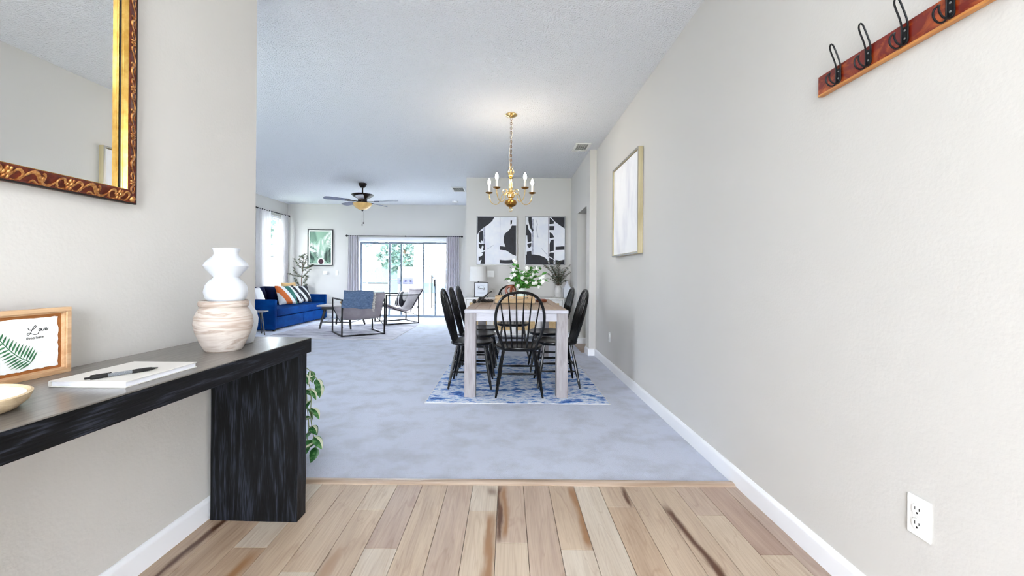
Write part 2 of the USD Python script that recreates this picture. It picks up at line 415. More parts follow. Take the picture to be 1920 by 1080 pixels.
mat('cloth_black', lin(26, 26, 38), .9)
mat('cloth_tan', lin(206, 168, 116), .9)
mat('sling_canvas', lin(160, 152, 156), .85, col2=lin(146, 138, 144), scale=(8, 8, 8), bump=(500, .25, .001))
mat('throw_blue', lin(66, 88, 118), .95, col2=lin(100, 120, 148), scale=(26, 26, 60), detail=4, bump=(260, .5, .003))
mat('fringe', lin(226, 222, 214), .95)
wood('coffee_dark', (18, 15, 17), (11, 9, 10), .4)
mat('coffee_top', lin(176, 170, 172), .2)
wood('bowl_wood', (196, 150, 96), (160, 112, 64), .5)
mat('curtain_grey', lin(192, 188, 194), .9, bump=(300, .2, .001))
mat('frame_bronze', lin(108, 120, 132), .5, .0)
mat('frame_black', lin(30, 28, 28), .5)
mat('palm_paper', lin(232, 236, 228), .8)
mat('palm_dark', lin(24, 44, 40), .8)
mat('palm_mid', lin(54, 84, 72), .8)
mat('palm_light', lin(138, 170, 148), .8)
mat('palm_plum', lin(60, 24, 40), .8)
mat('palm_pink', lin(220, 190, 188), .8)
mat('patio_concrete', lin(150, 150, 148), .85)
mat('lawn', lin(158, 161, 148), .9, col2=lin(144, 150, 132), scale=(1, 1, 1))
mat('outdoor_leaf', lin(92, 112, 104), .8, col2=lin(72, 98, 90), scale=(3, 3, 3))
mat('grill_body', lin(64, 64, 112), .5)
mat('grill_cover', lin(112, 112, 122), .6)
mat('fence_blue', lin(88, 108, 126), .6)

def rug_mat(name, cols, sc, fib):
    """Woven distressed pattern: streaky noise across the weave, broken by a second noise."""
    N = {'g': ('geometry', {}), 'm': ('mapping', dict(scale=sc)), 'n': ('noise_texture', dict(scale=1.0, detail=5.0, roughness=.68, distortion=.25)),
         'm2': ('mapping', dict(scale=(sc[0] * .3, sc[0] * .55, 1))), 'n2': ('noise_texture', dict(scale=1.0, detail=3.0)),
         'a': ('math', dict(math_type='multiply_add', value2=.9)), 'sb': ('math', dict(math_type='subtract', value2=.45)),
         'r': ('rgb_ramp', dict(ramp=cols)), 'm3': ('mapping', dict(scale=fib)), 'n3': ('noise_texture', dict(scale=1.0, detail=2.0)), 'b': ('bump', dict(strength=.5, distance=.003)),
         'p': ('principled_bsdf', dict(roughness=.95))}
    L = [('g.position', 'm.vector'), ('m.vector', 'n.vector'), ('g.position', 'm2.vector'), ('m2.vector', 'n2.vector'), ('n2.fac', 'a.value1'), ('n.fac', 'a.value3'), ('a.value', 'sb.value1'), ('sb.value', 'r.fac'),
         ('r.color', 'p.base_color'), ('g.position', 'm3.vector'), ('m3.vector', 'n3.vector'), ('n3.fac', 'b.height'), ('b.normal', 'p.normal')]
    M[name] = usdkit.material(stage, '/World/Looks/' + name, N, L, surface='p.BSDF')
rug_mat('rug_blue', [(.26, lin(24, 56, 130)), (.38, lin(52, 108, 188)), (.45, lin(140, 176, 220)), (.5, lin(226, 230, 240)), (.60, lin(214, 220, 234)), (.66, lin(110, 152, 210)), (.74, lin(44, 88, 168))], (14, 46, 1), (300, 300, 300))
rug_mat('rug_grey', [(.30, lin(112, 110, 126)), (.42, lin(176, 174, 188)), (.52, lin(212, 210, 218)), (.62, lin(190, 188, 202)), (.75, lin(130, 128, 144))], (3, 22, 1), (300, 300, 300))

def bulb_mat():
    M['lit_bulb'] = usdkit.material(stage, '/World/Looks/lit_bulb', {'e': ('emission', dict(color=(1, .93, .8), strength=30.0))}, [], surface='e.emission')
bulb_mat()
M['fill_glow'] = usdkit.material(stage, '/World/Looks/fill_glow', {'e': ('emission', dict(color=(1, .98, .96), strength=20.0))}, [], surface='e.emission')  # glow of the added fill lamp above the foyer
M['pane'] = usdkit.material(stage, '/World/Looks/pane', {'t': ('transparent_bsdf', dict(color=(.97, .985, .985))), 'g': ('glossy_bsdf', dict(color=(1, 1, 1), roughness=.02)), 'f': ('layer_weight', {}), 'w': ('math', dict(math_type='power', value2=4.0)), 'k': ('math', dict(math_type='multiply_add', value2=.35, value3=.03)), 'x': ('mix_closure', {})},
    [('f.facing', 'w.value1'), ('w.value', 'k.value1'), ('k.value', 'x.fac'), ('t.BSDF', 'x.closure1'), ('g.BSDF', 'x.closure2')], surface='x.closure')
M['sheer'] = usdkit.material(stage, '/World/Looks/sheer', {'d': ('diffuse_bsdf', dict(color=lin(238, 236, 238))), 't': ('translucent_bsdf', dict(color=lin(240, 238, 238))), 'x': ('mix_closure', dict(fac=.42))},
    [('d.BSDF', 'x.closure1'), ('t.BSDF', 'x.closure2')], surface='x.closure')

# ------------------------------------------------------------ the house shell
HC, XR, BY = 2.76, 1.19, 10.40      # ceiling height, right wall, back wall
def structure(name, mesh, m, label, cat_, smooth=35): return solo(name, mesh, m, label, cat_, kind='structure', smooth=smooth)

# foyer floor: one mesh per board
fl = thing('floor', 'light hickory vinyl plank floor in the foyer', 'floor', kind='structure')
part('subfloor', box(-1.45, 1.3, -1.75, 2.21, -.06, -.012), 'subfloor', fl)
rng = random.Random(7)
S0, SW = .09, .128
joint = {-9: 1.67, -7: 1.535, -6: 1.94, -5: 1.67, -2: 1.94, -1: 1.71, 1: 1.67, 3: 1.98, 6: 1.92, 7: 1.65, -10: 1.1, -8: 1.2, -4: .95, -3: 1.12, 0: 1.2, 2: .9, 4: 1.15, 5: .85, 8: .7}
tone = {(-9, 1): 4, (-9, 0): 5, (-6, 1): 2, (-6, 0): 0, (-5, 1): 3, (-5, 0): 4, (-4, 1): 0, (-3, 1): 1, (-2, 1): 4, (-2, 0): 2, (-1, 1): 1, (-1, 0): 2, (0, 1): 1, (1, 1): 0, (1, 0): 4, (2, 1): 4, (3, 1): 0, (3, 0): 5, (4, 1): 0, (5, 1): 2, (6, 1): 1, (6, 0): 2, (8, 1): 3, (-10, 1): 5, (-8, 1): 0, (-7, 1): 0, (-7, 0): 4}
dk, md = lin(82, 48, 26), lin(142, 104, 70)
plank_mat('plank_streak_a', lin(*TONES[0][0]), lin(*TONES[0][1]), [(.74, 2.02, .80, 1.3, .022, dk)])
plank_mat('plank_streak_b', lin(*TONES[0][0]), lin(*TONES[0][1]), [(.335, 2.2, .337, 1.68, .022, md)])
plank_mat('plank_streak_c', lin(*TONES[1][0]), lin(*TONES[1][1]), [(-.028, 2.2, -.03, 1.72, .013, dk), (-.005, 2.2, 0, 1.74, .02, md)])
plank_mat('plank_streak_d', lin(*TONES[2][0]), lin(*TONES[2][1]), [(-.065, 1.95, -.06, .7, .026, md)])
plank_mat('plank_streak_e', lin(*TONES[0][0]), lin(*TONES[0][1]), [(.592, 2.2, .585, 1.98, .012, dk)])
plank_mat('plank_streak_f', lin(*TONES[5][0]), lin(*TONES[5][1]), [(-1.21, 2.1, -1.235, 1.3, .02, dk)])
plank_mat('plank_streak_g', lin(*TONES[4][0]), lin(*TONES[4][1]), [(-.07, 2.17, -.06, 2.08, .03, dk)])
plank_mat('plank_streak_h', lin(*TONES[0][0]), lin(*TONES[0][1]), [(-.69, 1.72, -.69, .9, .016, dk), (-.64, 1.7, -.66, 1, .03, lin(160, 132, 108))])
plank_mat('plank_streak_k', lin(*TONES[5][0]), lin(*TONES[5][1]), [(-.96, 1.67, -.99, .8, .03, md)])
special = {(5, 1): 'plank_streak_a', (1, 1): 'plank_streak_b', (-1, 1): 'plank_streak_c', (-2, 0): 'plank_streak_d', (3, 1): 'plank_streak_e', (-11, 1): 'plank_streak_f', (-10, 1): 'plank_streak_f', (-2, 1): 'plank_streak_g', (-6, 0): 'plank_streak_h', (-9, 0): 'plank_streak_k', (7, 1): 'plank_grey_brown'}
for k in range(-12, 9):
    x0, x1 = S0 + k * SW, S0 + (k + 1) * SW
    x0, x1 = max(x0, -1.43), min(x1, 1.27)
    if x1 - x0 < .01: continue
    j = joint.get(k, rng.uniform(.6, 1.6))
    ys = [2.185, j, j - 1.22, max(j - 2.44, -1.7)]
    if j < 1.0: ys = [2.185, j, j - 1.22, -1.7]
    for q in range(3):
        y1, y0 = ys[q], ys[q + 1]
        if y1 - y0 < .02 or y0 < -1.71 - .01: y0 = -1.7
        if y1 <= y0: continue
        key = (k, 1 - q)
        m = special.get(key) or 'plank_%d' % tone.get(key, rng.randrange(6))
        part('plank', box(x0 + .0008, x1 - .0008, y0 + .0008, y1 - .0008, -.012, rng.uniform(-.0004, .0004), .0015), m, fl, smooth=False)

structure('carpet', box(-5.5, 1.31, 2.205, BY + .12, -.03, .0), 'carpet', 'pale grey cut pile carpet of the dining and living area', 'carpet')
pr = [(0, -.01), (.062, -.01), (.062, .002), (.052, .008), (.03, .011), (.012, .008), (0, .002)]
structure('trim_1', T(onwall(poly(pr, 2.60), (-1.31, 2.175, 0), (0, 1, 0)), (0, 0, 0)), 'threshold_wood', 'wooden transition strip between plank floor and carpet', 'threshold')

# right wall, its stepped end and the hall opening
structure('wall_right', box(XR, XR + .14, -1.75, 5.72, 0, HC), 'wall_paint', 'long beige textured wall with the coat rack and white canvas', 'wall')
structure('wall_hall', cut(box(1.10, 1.33, 5.72, 7.42, 0, HC), box(1.0, 1.5, 5.95, 6.72, -.1, 2.04)), 'wall_paint', 'stepped beige wall with the open doorway to the hall', 'wall')
structure('wall_corridor', cat([box(1.33, 3.2, 6.72, 6.84, 0, HC), box(1.33, 3.2, 5.1, 5.22, 0, HC), box(3.2, 3.3, 5.1, 6.84, 0, HC)]), 'wall_paint', 'beige hall wall seen through the doorway beyond the dining chairs', 'wall')
hf = thing('floor_001', 'warm wood plank floor of the hall beyond the doorway', 'floor', kind='structure')
for k in range(6):
    for q, (xa, xb) in enumerate(((1.315, 2.2 + .1 * (k % 3)), (2.2 + .1 * (k % 3), 3.2))):
        part('plank', box(xa + .001, xb - .001, 5.955 + k * .1276, 5.955 + (k + 1) * .1276 - .0015, -.02, .0005), 'plank_%d' % ((k * 3 + q) % 6 if (k + q) % 2 else 5), hf, smooth=False)
structure('floor_002', box(1.04, 1.315, 5.94, 6.73, -.03, .0012), 'plank_5', 'wood threshold board in the hall doorway', 'floor')
structure('floor_003', box(1.33, 3.2, 5.22, 5.95, -.02, 0), 'plank_0', 'wood floor of the hall out of sight beside the doorway', 'floor')

# dining back wall and the wall behind it
structure('wall_dining', box(-.72, 1.33, 7.42, 7.55, 0, HC), 'wall_paint', 'greige wall behind the dining table with the paired abstracts', 'wall')
structure('wall_living_right', box(-.72, -.60, 7.55, BY, 0, HC), 'wall_paint', 'wall running back from the dining wall to the sliding door wall', 'wall')

# back wall with the sliding door opening
DX0, DX1, DZ = -3.64, -1.38, 1.885
structure('wall_back', cut(box(-5.5, -.60, BY, BY + .14, 0, HC), box(DX0, DX1, BY - 1, BY + 1, -.1, DZ)), 'wall_paint', 'far living room wall with the sliding glass door and palm print', 'wall')
# living side wall with the window
XW = -5.36
WY0, WY1, WZ0, WZ1 = 9.17, 10.16, .55, 2.40
structure('wall_living_left', cut(box(XW - .14, XW, 2.06, BY, 0, HC), box(XW - 1, XW + 1, WY0, WY1, WZ0, WZ1)), 'wall_paint', 'living room side wall behind the blue sofa, with the curtained window', 'wall')
structure('wall_living_front', cut(box(-5.5, -1.42, 2.02, 2.16, 0, HC), box(-4.2, -2.6, 1, 3, .45, 2.45)), 'wall_paint', 'living room wall that runs left from the foyer corner', 'wall')  # opening cut for the unseen window that lights the living area

# foyer left wall: turned very slightly
LW = dict(loc=(-1.305, 1.8, 0), rz=-1.2)
def LWP(x, y, z=0):
    """(distance from the foyer's left wall, y from its reference point) -> world"""
    a = math.radians(-1.2); return (-1.305 + x * math.cos(a) - y * math.sin(a), 1.8 + x * math.sin(a) + y * math.cos(a), z)
def lw(m): return T(m, LW['loc'], rz=LW['rz'])
structure('wall_left', lw(box(-.125, 0, -3.55, .395, 0, HC)), 'wall_paint', 'beige foyer wall behind the black console and gilt mirror', 'wall')
# unseen front wall; its doorway is sized to let light into the foyer
structure('wall_front', cut(box(-1.6, 1.33, -1.88, -1.74, 0, HC), box(-.7, .6, -3, 0, -.1, 2.15)), 'wall_paint', 'unseen entrance wall behind the viewpoint, its doorway letting light into the foyer', 'wall')
structure('ceiling', cat([box(-5.5, 1.33, -1.88, BY + .14, HC, HC + .1), box(1.33, 3.3, 5.1, 6.9, HC, HC + .1)]), 'ceiling_texture', 'white popcorn textured ceiling over the whole open plan', 'ceiling')

# baseboards
def bb(name, a, b, label, nrm):
    """A baseboard with an eased top from a to b, facing nrm."""
    a, b, n = np.array((*a, 0.)), np.array((*b, 0.)), np.array((*nrm, 0.))
    ax = (b - a) / np.linalg.norm(b - a)
    pf = [(0, 0), (.014, 0), (.014, .072), (.011, .080), (.006, .084), (.004, .090), (0, .092)]
    m = poly(pf, np.linalg.norm(b - a))
    o = a if np.dot(np.cross(n, (0, 0, 1)), ax) > 0 else b
    structure(name, onwall(m, o, n), 'white_trim', label, 'baseboard')
bb('baseboard_right', (XR, -1.7), (XR, 5.72), 'white baseboard along the long right wall', (-1, 0))
bb('baseboard_left', LWP(0, -3.5)[:2], LWP(0, .395)[:2], 'white baseboard under the black console', (math.cos(math.radians(-1.2)), math.sin(math.radians(-1.2))))
bb('baseboard_step', (1.086, 5.72), (XR - .014, 5.72), 'short white baseboard on the step before the hall doorway', (0, -1))
bb('baseboard_jamb', (1.10, 5.72), (1.10, 5.95), 'short white baseboard between the step and the hall doorway', (-1, 0))
bb('baseboard_niche', (1.10, 6.72), (1.10, 7.406), 'white baseboard between the hall doorway and dining wall', (-1, 0))
bb('baseboard_hall', (1.10, 6.72), (3.2, 6.72), 'white baseboard on the hall wall seen through the doorway', (0, -1))
bb('baseboard_dining', (-.72, 7.42), (1.10, 7.42), 'white baseboard behind the sideboard', (0, -1))
bb('baseboard_back', (XW, BY), (DX0 - .03, BY), 'white baseboard on the far wall left of the sliding door', (0, -1))
bb('baseboard_living', (XW, 2.16), (XW, BY - .014), 'white baseboard behind the blue sofa', (1, 0))

# ------------------------------------------------------------ sliding glass door
d = thing('door_1', 'three panel sliding glass door to the bright patio', 'sliding door', kind='structure')
part('frame', [box(DX0, DX0 + .03, BY - .0, BY + .13, 0, DZ), box(DX1 - .03, DX1, BY, BY + .13, 0, DZ), box(DX0, DX1, BY, BY + .13, DZ - .03, DZ), box(DX0, DX1, BY, BY + .13, 0, .018)], 'white_trim', d)
def panel(xa, xb, y, w=.045):
    p = part('door_panel', [box(xa, xa + w, y, y + .03, .02, DZ - .035), box(xb - w, xb, y, y + .03, .02, DZ - .035), box(xa + w, xb - w, y, y + .03, .02, .07), box(xa + w, xb - w, y, y + .03, DZ - .075, DZ - .035)], 'frame_bronze', d)
    part('glass', box(xa + w, xb - w, y + .012, y + .018, .07, DZ - .075), 'pane', p)
    return p
panel(DX0 + .03, -2.58, BY + .09)
p2 = panel(-2.905, -1.735, BY + .05)
panel(-2.06, DX1 - .03, BY + .012, .028)
part('handle', [rod((-1.83, BY - .02, .25), (-1.83, BY - .02, 1.05), .012), rod((-1.83, BY - .02, .3), (-1.76, BY + .055, .3), .008), rod((-1.83, BY - .02, 1.0), (-1.76, BY + .055, 1.0), .008), box(-1.79, -1.75, BY + .0, BY + .05, .78, .95, .006)], 'black_metal', d, label='tall dark door pull')
part('blind_cassette', box(DX0 - .02, DX1 + .02, BY - .06, BY - .002, 1.87, 1.955, .01), 'white_trim', d)

# window behind the sofa
w = thing('window_1', 'bright white double hung window above the blue sofa', 'window', kind='structure')
part('frame', [box(XW - .12, XW - .02, WY0, WY0 + .05, WZ0, WZ1), box(XW - .12, XW - .02, WY1 - .05, WY1, WZ0, WZ1), box(XW - .12, XW - .02, WY0, WY1, WZ1 - .05, WZ1), box(XW - .12, XW - .02, WY0, WY1, WZ0, WZ0 + .05)], 'white_trim', w)
zm = 1.46
for za, zb, xo in ((zm - .02, WZ1 - .05, -.10), (WZ0 + .05, zm + .02, -.065)):
    s = part('sash', [box(XW + xo, XW + xo + .03, WY0 + .05, WY0 + .09, za, zb), box(XW + xo, XW + xo + .03, WY1 - .09, WY1 - .05, za, zb), box(XW + xo, XW + xo + .03, WY0 + .09, WY1 - .09, za, za + .04), box(XW + xo, XW + xo + .03, WY0 + .09, WY1 - .09, zb - .04, zb)], 'white_trim', w)
    part('glass', box(XW + xo + .012, XW + xo + .018, WY0 + .09, WY1 - .09, za + .04, zb - .04), 'pane', s)
part('sill', box(XW - .1, XW + .03, WY0 - .03, WY1 + .03, WZ0 - .03, WZ0, .006), 'white_trim', w)
w2 = thing('window_2', 'unseen window out of view behind the foyer wall, placed to light the living area', 'window', kind='structure')  # unseen window, placed to let light onto the carpet and ceiling
part('frame', [box(-4.2, -4.14, 2.05, 2.11, .45, 2.45), box(-2.66, -2.6, 2.05, 2.11, .45, 2.45), box(-4.14, -2.66, 2.05, 2.11, .45, .51), box(-4.14, -2.66, 2.05, 2.11, 2.39, 2.45), box(-3.43, -3.37, 2.05, 2.11, .51, 2.39)], 'white_trim', w2)

# curtains
def curtain(name, label, a, b, z0, z1, folds, amp, mtl, group=None, flare=.0, nrm=None):
    a, b = np.array(a, float), np.array(b, float); ax = (b - a); L = np.linalg.norm(ax); ax /= L
    n = np.array([-ax[1], ax[0]]) if nrm is None else np.array(nrm, float)
    U, Wn = 13 * folds // 1 + 1, 12
    G = np.zeros((U, Wn, 3))
    for i in range(U):
        u = i / (U - 1)
        for j in range(Wn):
            v = j / (Wn - 1); z = z1 + (z0 - z1) * v
            s = (u - .5) * L * (1 + flare * v ** 1.5) + L / 2
            o = amp * math.sin(u * folds * 2 * PI + .5 * math.sin(3 * v + u * 5)) * (.75 + .35 * v)
            q = a + ax * s + n * o
            G[i, j] = (q[0], q[1], z)
    return solo(name, sheet(G, .004), mtl, label, 'curtain', group)
def crod(name, label, a, b, r, brackets=()):
    t = thing(name, label, 'curtain rod')
    part('pole', rod(a, b, r), 'black_metal', t)
    for p, s in ((a, -1), (b, 1)):
        dd = np.array(b, float) - np.array(a, float); dd /= np.linalg.norm(dd)
        m = trimesh.creation.icosphere(2, r * 2.3); m.apply_translation(np.array(p) + dd * s * r * 2)
        part('finial', m, 'black_metal', t)
    for p, q in brackets: part('bracket', [rod(p, q, r * .7), T(trimesh.creation.icosphere(1, r * 1.5), p)], 'black_metal', t)
RY = BY - .10
crod('curtain_rod', 'black curtain rod above the sliding glass door', (-3.86, RY, 1.985), (-1.12, RY, 1.985), .011, [((-3.8, RY, 1.985), (-3.8, BY - .001, 1.985)), ((-1.16, RY, 1.985), (-1.16, BY - .001, 1.985)), ((-2.47, RY, 1.985), (-2.47, BY - .001, 1.985))])
curtain('door_curtain', 'pale grey curtain at the left of the sliding door', (-3.84, RY), (-3.58, RY), .02, 1.99, 5, .03, 'curtain_grey', flare=.35)
curtain('door_curtain', 'pale grey curtain at the right of the sliding door beside dining wall', (-1.47, RY), (-1.17, RY), .02, 1.98, 6, .03, 'curtain_grey', flare=.25)
RX = XW + .075
crod('curtain_rod', 'black curtain rod above the window by the sofa', (RX, 8.95, 2.45), (RX, 10.29, 2.45), .011, [((RX, 9.02, 2.45), (XW, 9.02, 2.45)), ((RX, 10.27, 2.45), (XW, 10.27, 2.45))])
curtain('window_curtain', 'sheer white curtain at the near side of the sofa window', (RX, 8.98), (RX, 9.5), .03, 2.455, 6, .03, 'sheer', flare=-.15)
curtain('window_curtain', 'sheer white curtain at the window side next to the corner tree', (RX, 9.98), (RX, 10.25), .03, 2.455, 4, .028, 'sheer', flare=.0)

# ------------------------------------------------------------ ceiling fixtures
def vent(label, cx, cy, wx_, wy_):
    t = thing('ceiling_vent', label, 'vent', (cx, cy, HC))
    a, b = wx_ / 2, wy_ / 2
    part('backing', box(-a + .02, a - .02, -b + .02, b - .02, -.003, -.0005), 'dark_slot', t)
    part('frame', cut(box(-a, a, -b, b, -.012, 0, .004), box(-a + .03, a - .03, -b + .03, b - .03, -.1, .1)), 'white_plastic', t)
    n = 5
    for k in range(n):
        y = -b + .03 + (k + .5) * (wy_ - .06) / n
        part('slat', T(box(-a + .03, a - .03, -.014, .014, -.0008, .0008), (0, y, -.009), rx=38), 'white_plastic', t)
    for k in range(4):
        x = -a + .03 + (k + 1) * (wx_ - .06) / 5
        part('divider', box(x - .002, x + .002, -b + .03, b - .03, -.011, -.004), 'white_plastic', t)
vent('white louvred ceiling vent beside the chandelier near the right wall', .96, 5.6, .20, .34)
vent('white louvred ceiling vent over the far edge of the dining wall', -.975, 8.45, .26, .46)
sd = thing('smoke_detector', 'round white smoke detector on the ceiling by the sliding door', 'smoke detector', (-1.22, 9.85, HC))
part('body', lathe([(0, -.035), (.045, -.035), (.06, -.028), (.066, -.008), (.066, 0), (0, 0)]), 'white_plastic', sd)
part('button', lathe([(0, -.039), (.012, -.039), (.013, -.034), (0, -.034)]), 'white_plastic', sd)

# added fill lamp, overhead and out of the frame, to brighten the foyer walls
fo = thing('foyer_fill_light', 'added fill lamp shaped as a frosted ceiling bowl, out of view above the foyer', 'fill light', (.30, .35, HC - .24))
part('base', lathe([(0, -.012), (.03, -.012), (.034, .0), (0, .004)], 24), 'silver_frame', fo)
part('stem', [rod((0, 0, 0), (0, 0, .235), .009), lathe([(0, .22), (.06, .22), (.065, .24), (0, .24)], 24)], 'silver_frame', fo)
part('fill_bowl', lathe([(0, -.11), (.06, -.106), (.11, -.09), (.15, -.06), (.165, -.03), (.14, -.012), (0, -.012)], 32), 'fill_glow', fo)

# chandelier
ch = thing('chandelier', 'polished brass five arm candle chandelier over the dining table', 'chandelier', (.03, 4.49, 0))
part('canopy', lathe([(0, HC), (.062, HC), (.064, HC - .008), (.05, HC - .018), (.03, HC - .026), (.012, HC - .034), (0, HC - .036)]), 'brass', ch)
zt, zb = HC - .034, 2.195
n = 22; Lk = (zt - zb) / n
lk = []
for k in range(n):
    zc = zt - (k + .5) * Lk; a = np.linspace(0, 2 * PI, 12, endpoint=False)
    pts = np.stack([np.cos(a) * .009, a * 0, np.sin(a) * Lk * .66 + zc], 1)
    if k % 2: pts = pts[:, [1, 0, 2]]
    lk.append(tube(pts, .0024, 5, closed=True))
part('chain', lk, 'antique_brass', ch)
part('wire', tube(spline([(.004, .004, zt), (.012, -.006, 2.55), (-.012, .004, 2.4), (-.01, .01, 2.2), (.0, .0, 2.15)], 30), .002, 5), 'candle_cream', ch)
part('stem', lathe([(0, 2.20), (.008, 2.195), (.012, 2.18), (.008, 2.165), (.018, 2.15), (.026, 2.13), (.024, 2.11), (.012, 2.10), (.03, 2.09), (.012, 2.08), (.015, 2.05), (.020, 2.01), (.022, 1.985), (.014, 1.97), (.026, 1.955), (.018, 1.94), (.03, 1.93), (.042, 1.915), (.040, 1.89), (.022, 1.88), (.026, 1.865), (0, 1.86)], 24), 'brass', ch)
part('ball', lathe([(0, 1.868), (.03, 1.866), (.058, 1.852), (.066, 1.832), (.058, 1.808), (.036, 1.792), (.014, 1.784), (.012, 1.775), (0, 1.772)], 24), 'antique_brass', ch)
part('pull_ring', tube(np.stack([np.cos(np.linspace(0, 2 * PI, 16, endpoint=False)) * .017, np.zeros(16), np.sin(np.linspace(0, 2 * PI, 16, endpoint=False)) * .017 + 1.757], 1), .0028, 6, closed=True), 'brass', ch)
for k in range(5):
    a = math.radians(90 + 72 * k); c, s = math.cos(a), math.sin(a)
    R = lambda r, z: (r * c, r * s, z)
    arm = part('arm', tube(spline([R(.03, 1.885), R(.06, 1.93), R(.095, 1.915), R(.115, 1.86), R(.155, 1.822), R(.205, 1.835), R(.236, 1.885), R(.242, 1.94)], 36), .0045, 7), 'brass', ch)
    part('drip_pan', lathe([(0, 1.936), (.014, 1.937), (.034, 1.946), (.040, 1.954), (.038, 1.955), (.012, 1.944), (0, 1.944)], 20, R(.242, 0)), 'antique_brass', arm)
    part('candle_sleeve', lathe([(0, 1.944), (.011, 1.944), (.011, 2.03), (0, 2.03)], 14, R(.242, 0)), 'candle_cream', arm)
    part('bulb', lathe([(0, 2.03), (.009, 2.03), (.016, 2.048), (.018, 2.062), (.013, 2.082), (.005, 2.100), (0, 2.106)], 16, R(.242, 0)), 'lit_bulb', arm, smooth=True)
    a2 = a + math.radians(36); R2 = lambda r, z: (r * math.cos(a2), r * math.sin(a2), z)
    part('scroll', tube(spline([R2(.02, 1.90), R2(.04, 1.945), R2(.065, 1.972), R2(.085, 1.955), R2(.08, 1.925), R2(.06, 1.93)], 20), .0032, 6), 'brass', ch)
for k in range(3):
    a = math.radians(20 + 120 * k)
    part('crown_leaf', tube(spline([(math.cos(a) * .01, math.sin(a) * .01, 2.13), (math.cos(a) * .03, math.sin(a) * .03, 2.17), (math.cos(a) * .018, math.sin(a) * .018, 2.2), (math.cos(a) * .028, math.sin(a) * .028, 2.215)], 12), .004, 6), 'brass', ch)
for k in range(5):
    a = math.radians(90 + 72 * k)
    l = UsdLux.SphereLight.Define(stage, '/World/chandelier/bulb_glow%s' % ('' if k == 0 else '_%03d' % k))
    l.CreateRadiusAttr(.02); l.CreateIntensityAttr(130.0); l.CreateColorAttr((1, .86, .66))
    UsdGeom.Xformable(l).AddTranslateOp().Set((.242 * math.cos(a), .242 * math.sin(a), 2.14))

# ceiling fan
fx, fy = -2.717, 7.98
fan = thing('ceiling_fan', 'dark bronze ceiling fan with five grey blades and amber bowl light', 'ceiling fan', (fx, fy, 0))
part('canopy', lathe([(0, HC), (.075, HC), (.074, HC - .02), (.06, HC - .05), (.035, HC - .08), (0, HC - .085)]), 'fan_bronze', fan)
part('downrod', rod((0, 0, HC - .07), (0, 0, 2.55), .013), 'fan_bronze', fan)
part('motor_housing', lathe([(0, 2.575), (.05, 2.572), (.12, 2.565), (.195, 2.552), (.20, 2.543), (.17, 2.515), (.12, 2.49), (.085, 2.47), (.08, 2.44), (.09, 2.41), (.085, 2.39), (0, 2.39)], 36), 'fan_bronze', fan)
for k in range(5):
    ang = 68 + 72 * k
    bl = poly([(.24, -.05), (.30, -.058), (.60, -.068), (.66, -.06), (.68, -.02), (.68, .02), (.66, .06), (.60, .068), (.30, .058), (.24, .05)], .007)
    b_ = T(T(bl, rx=11), (0, 0, 2.425), rz=ang)
    p = part('blade', b_, 'fan_blade', fan)
    iron = cat([box(.07, .19, -.014, .014, -.004, .004, .002), poly([(.18, -.015), (.24, -.045), (.30, -.035), (.32, 0), (.30, .035), (.24, .045), (.18, .015)], .005)])
    part('blade_iron', T(T(iron, rx=11), (0, 0, 2.419), rz=ang), 'fan_bronze', p)
prof = [(.02, 2.265), (.06, 2.272), (.11, 2.297), (.148, 2.335), (.165, 2.372), (.168, 2.388), (0, 2.388)]
bw = lathe([(0, 2.262)] + prof, 60)
v = bw.vertices; a = np.arctan2(v[:, 1], v[:, 0]); r = np.hypot(v[:, 0], v[:, 1]); v[:, :2] *= (1 + .025 * np.cos(20 * a) * (r > .03))[:, None]; bw.vertices = v
part('light_bowl', bw, 'amber_glass', fan)
part('bowl_finial', lathe([(0, 2.235), (.008, 2.24), (.014, 2.25), (.03, 2.262), (.028, 2.27), (0, 2.272)], 16), 'fan_bronze', fan)
for dx, zz in ((-.004, 1.985), (.018, 2.02)):
    pc = part('pull_chain', rod((dx, -.0, 2.245), (dx, -.0, zz + .02), .0016, n=5), 'chain_metal', fan)
    part('chain_pull', lathe([(0, zz - .018), (.007, zz - .014), (.009, zz), (.005, zz + .014), (0, zz + .022)], 10, (dx, 0, 0)), 'fan_bronze', pc)

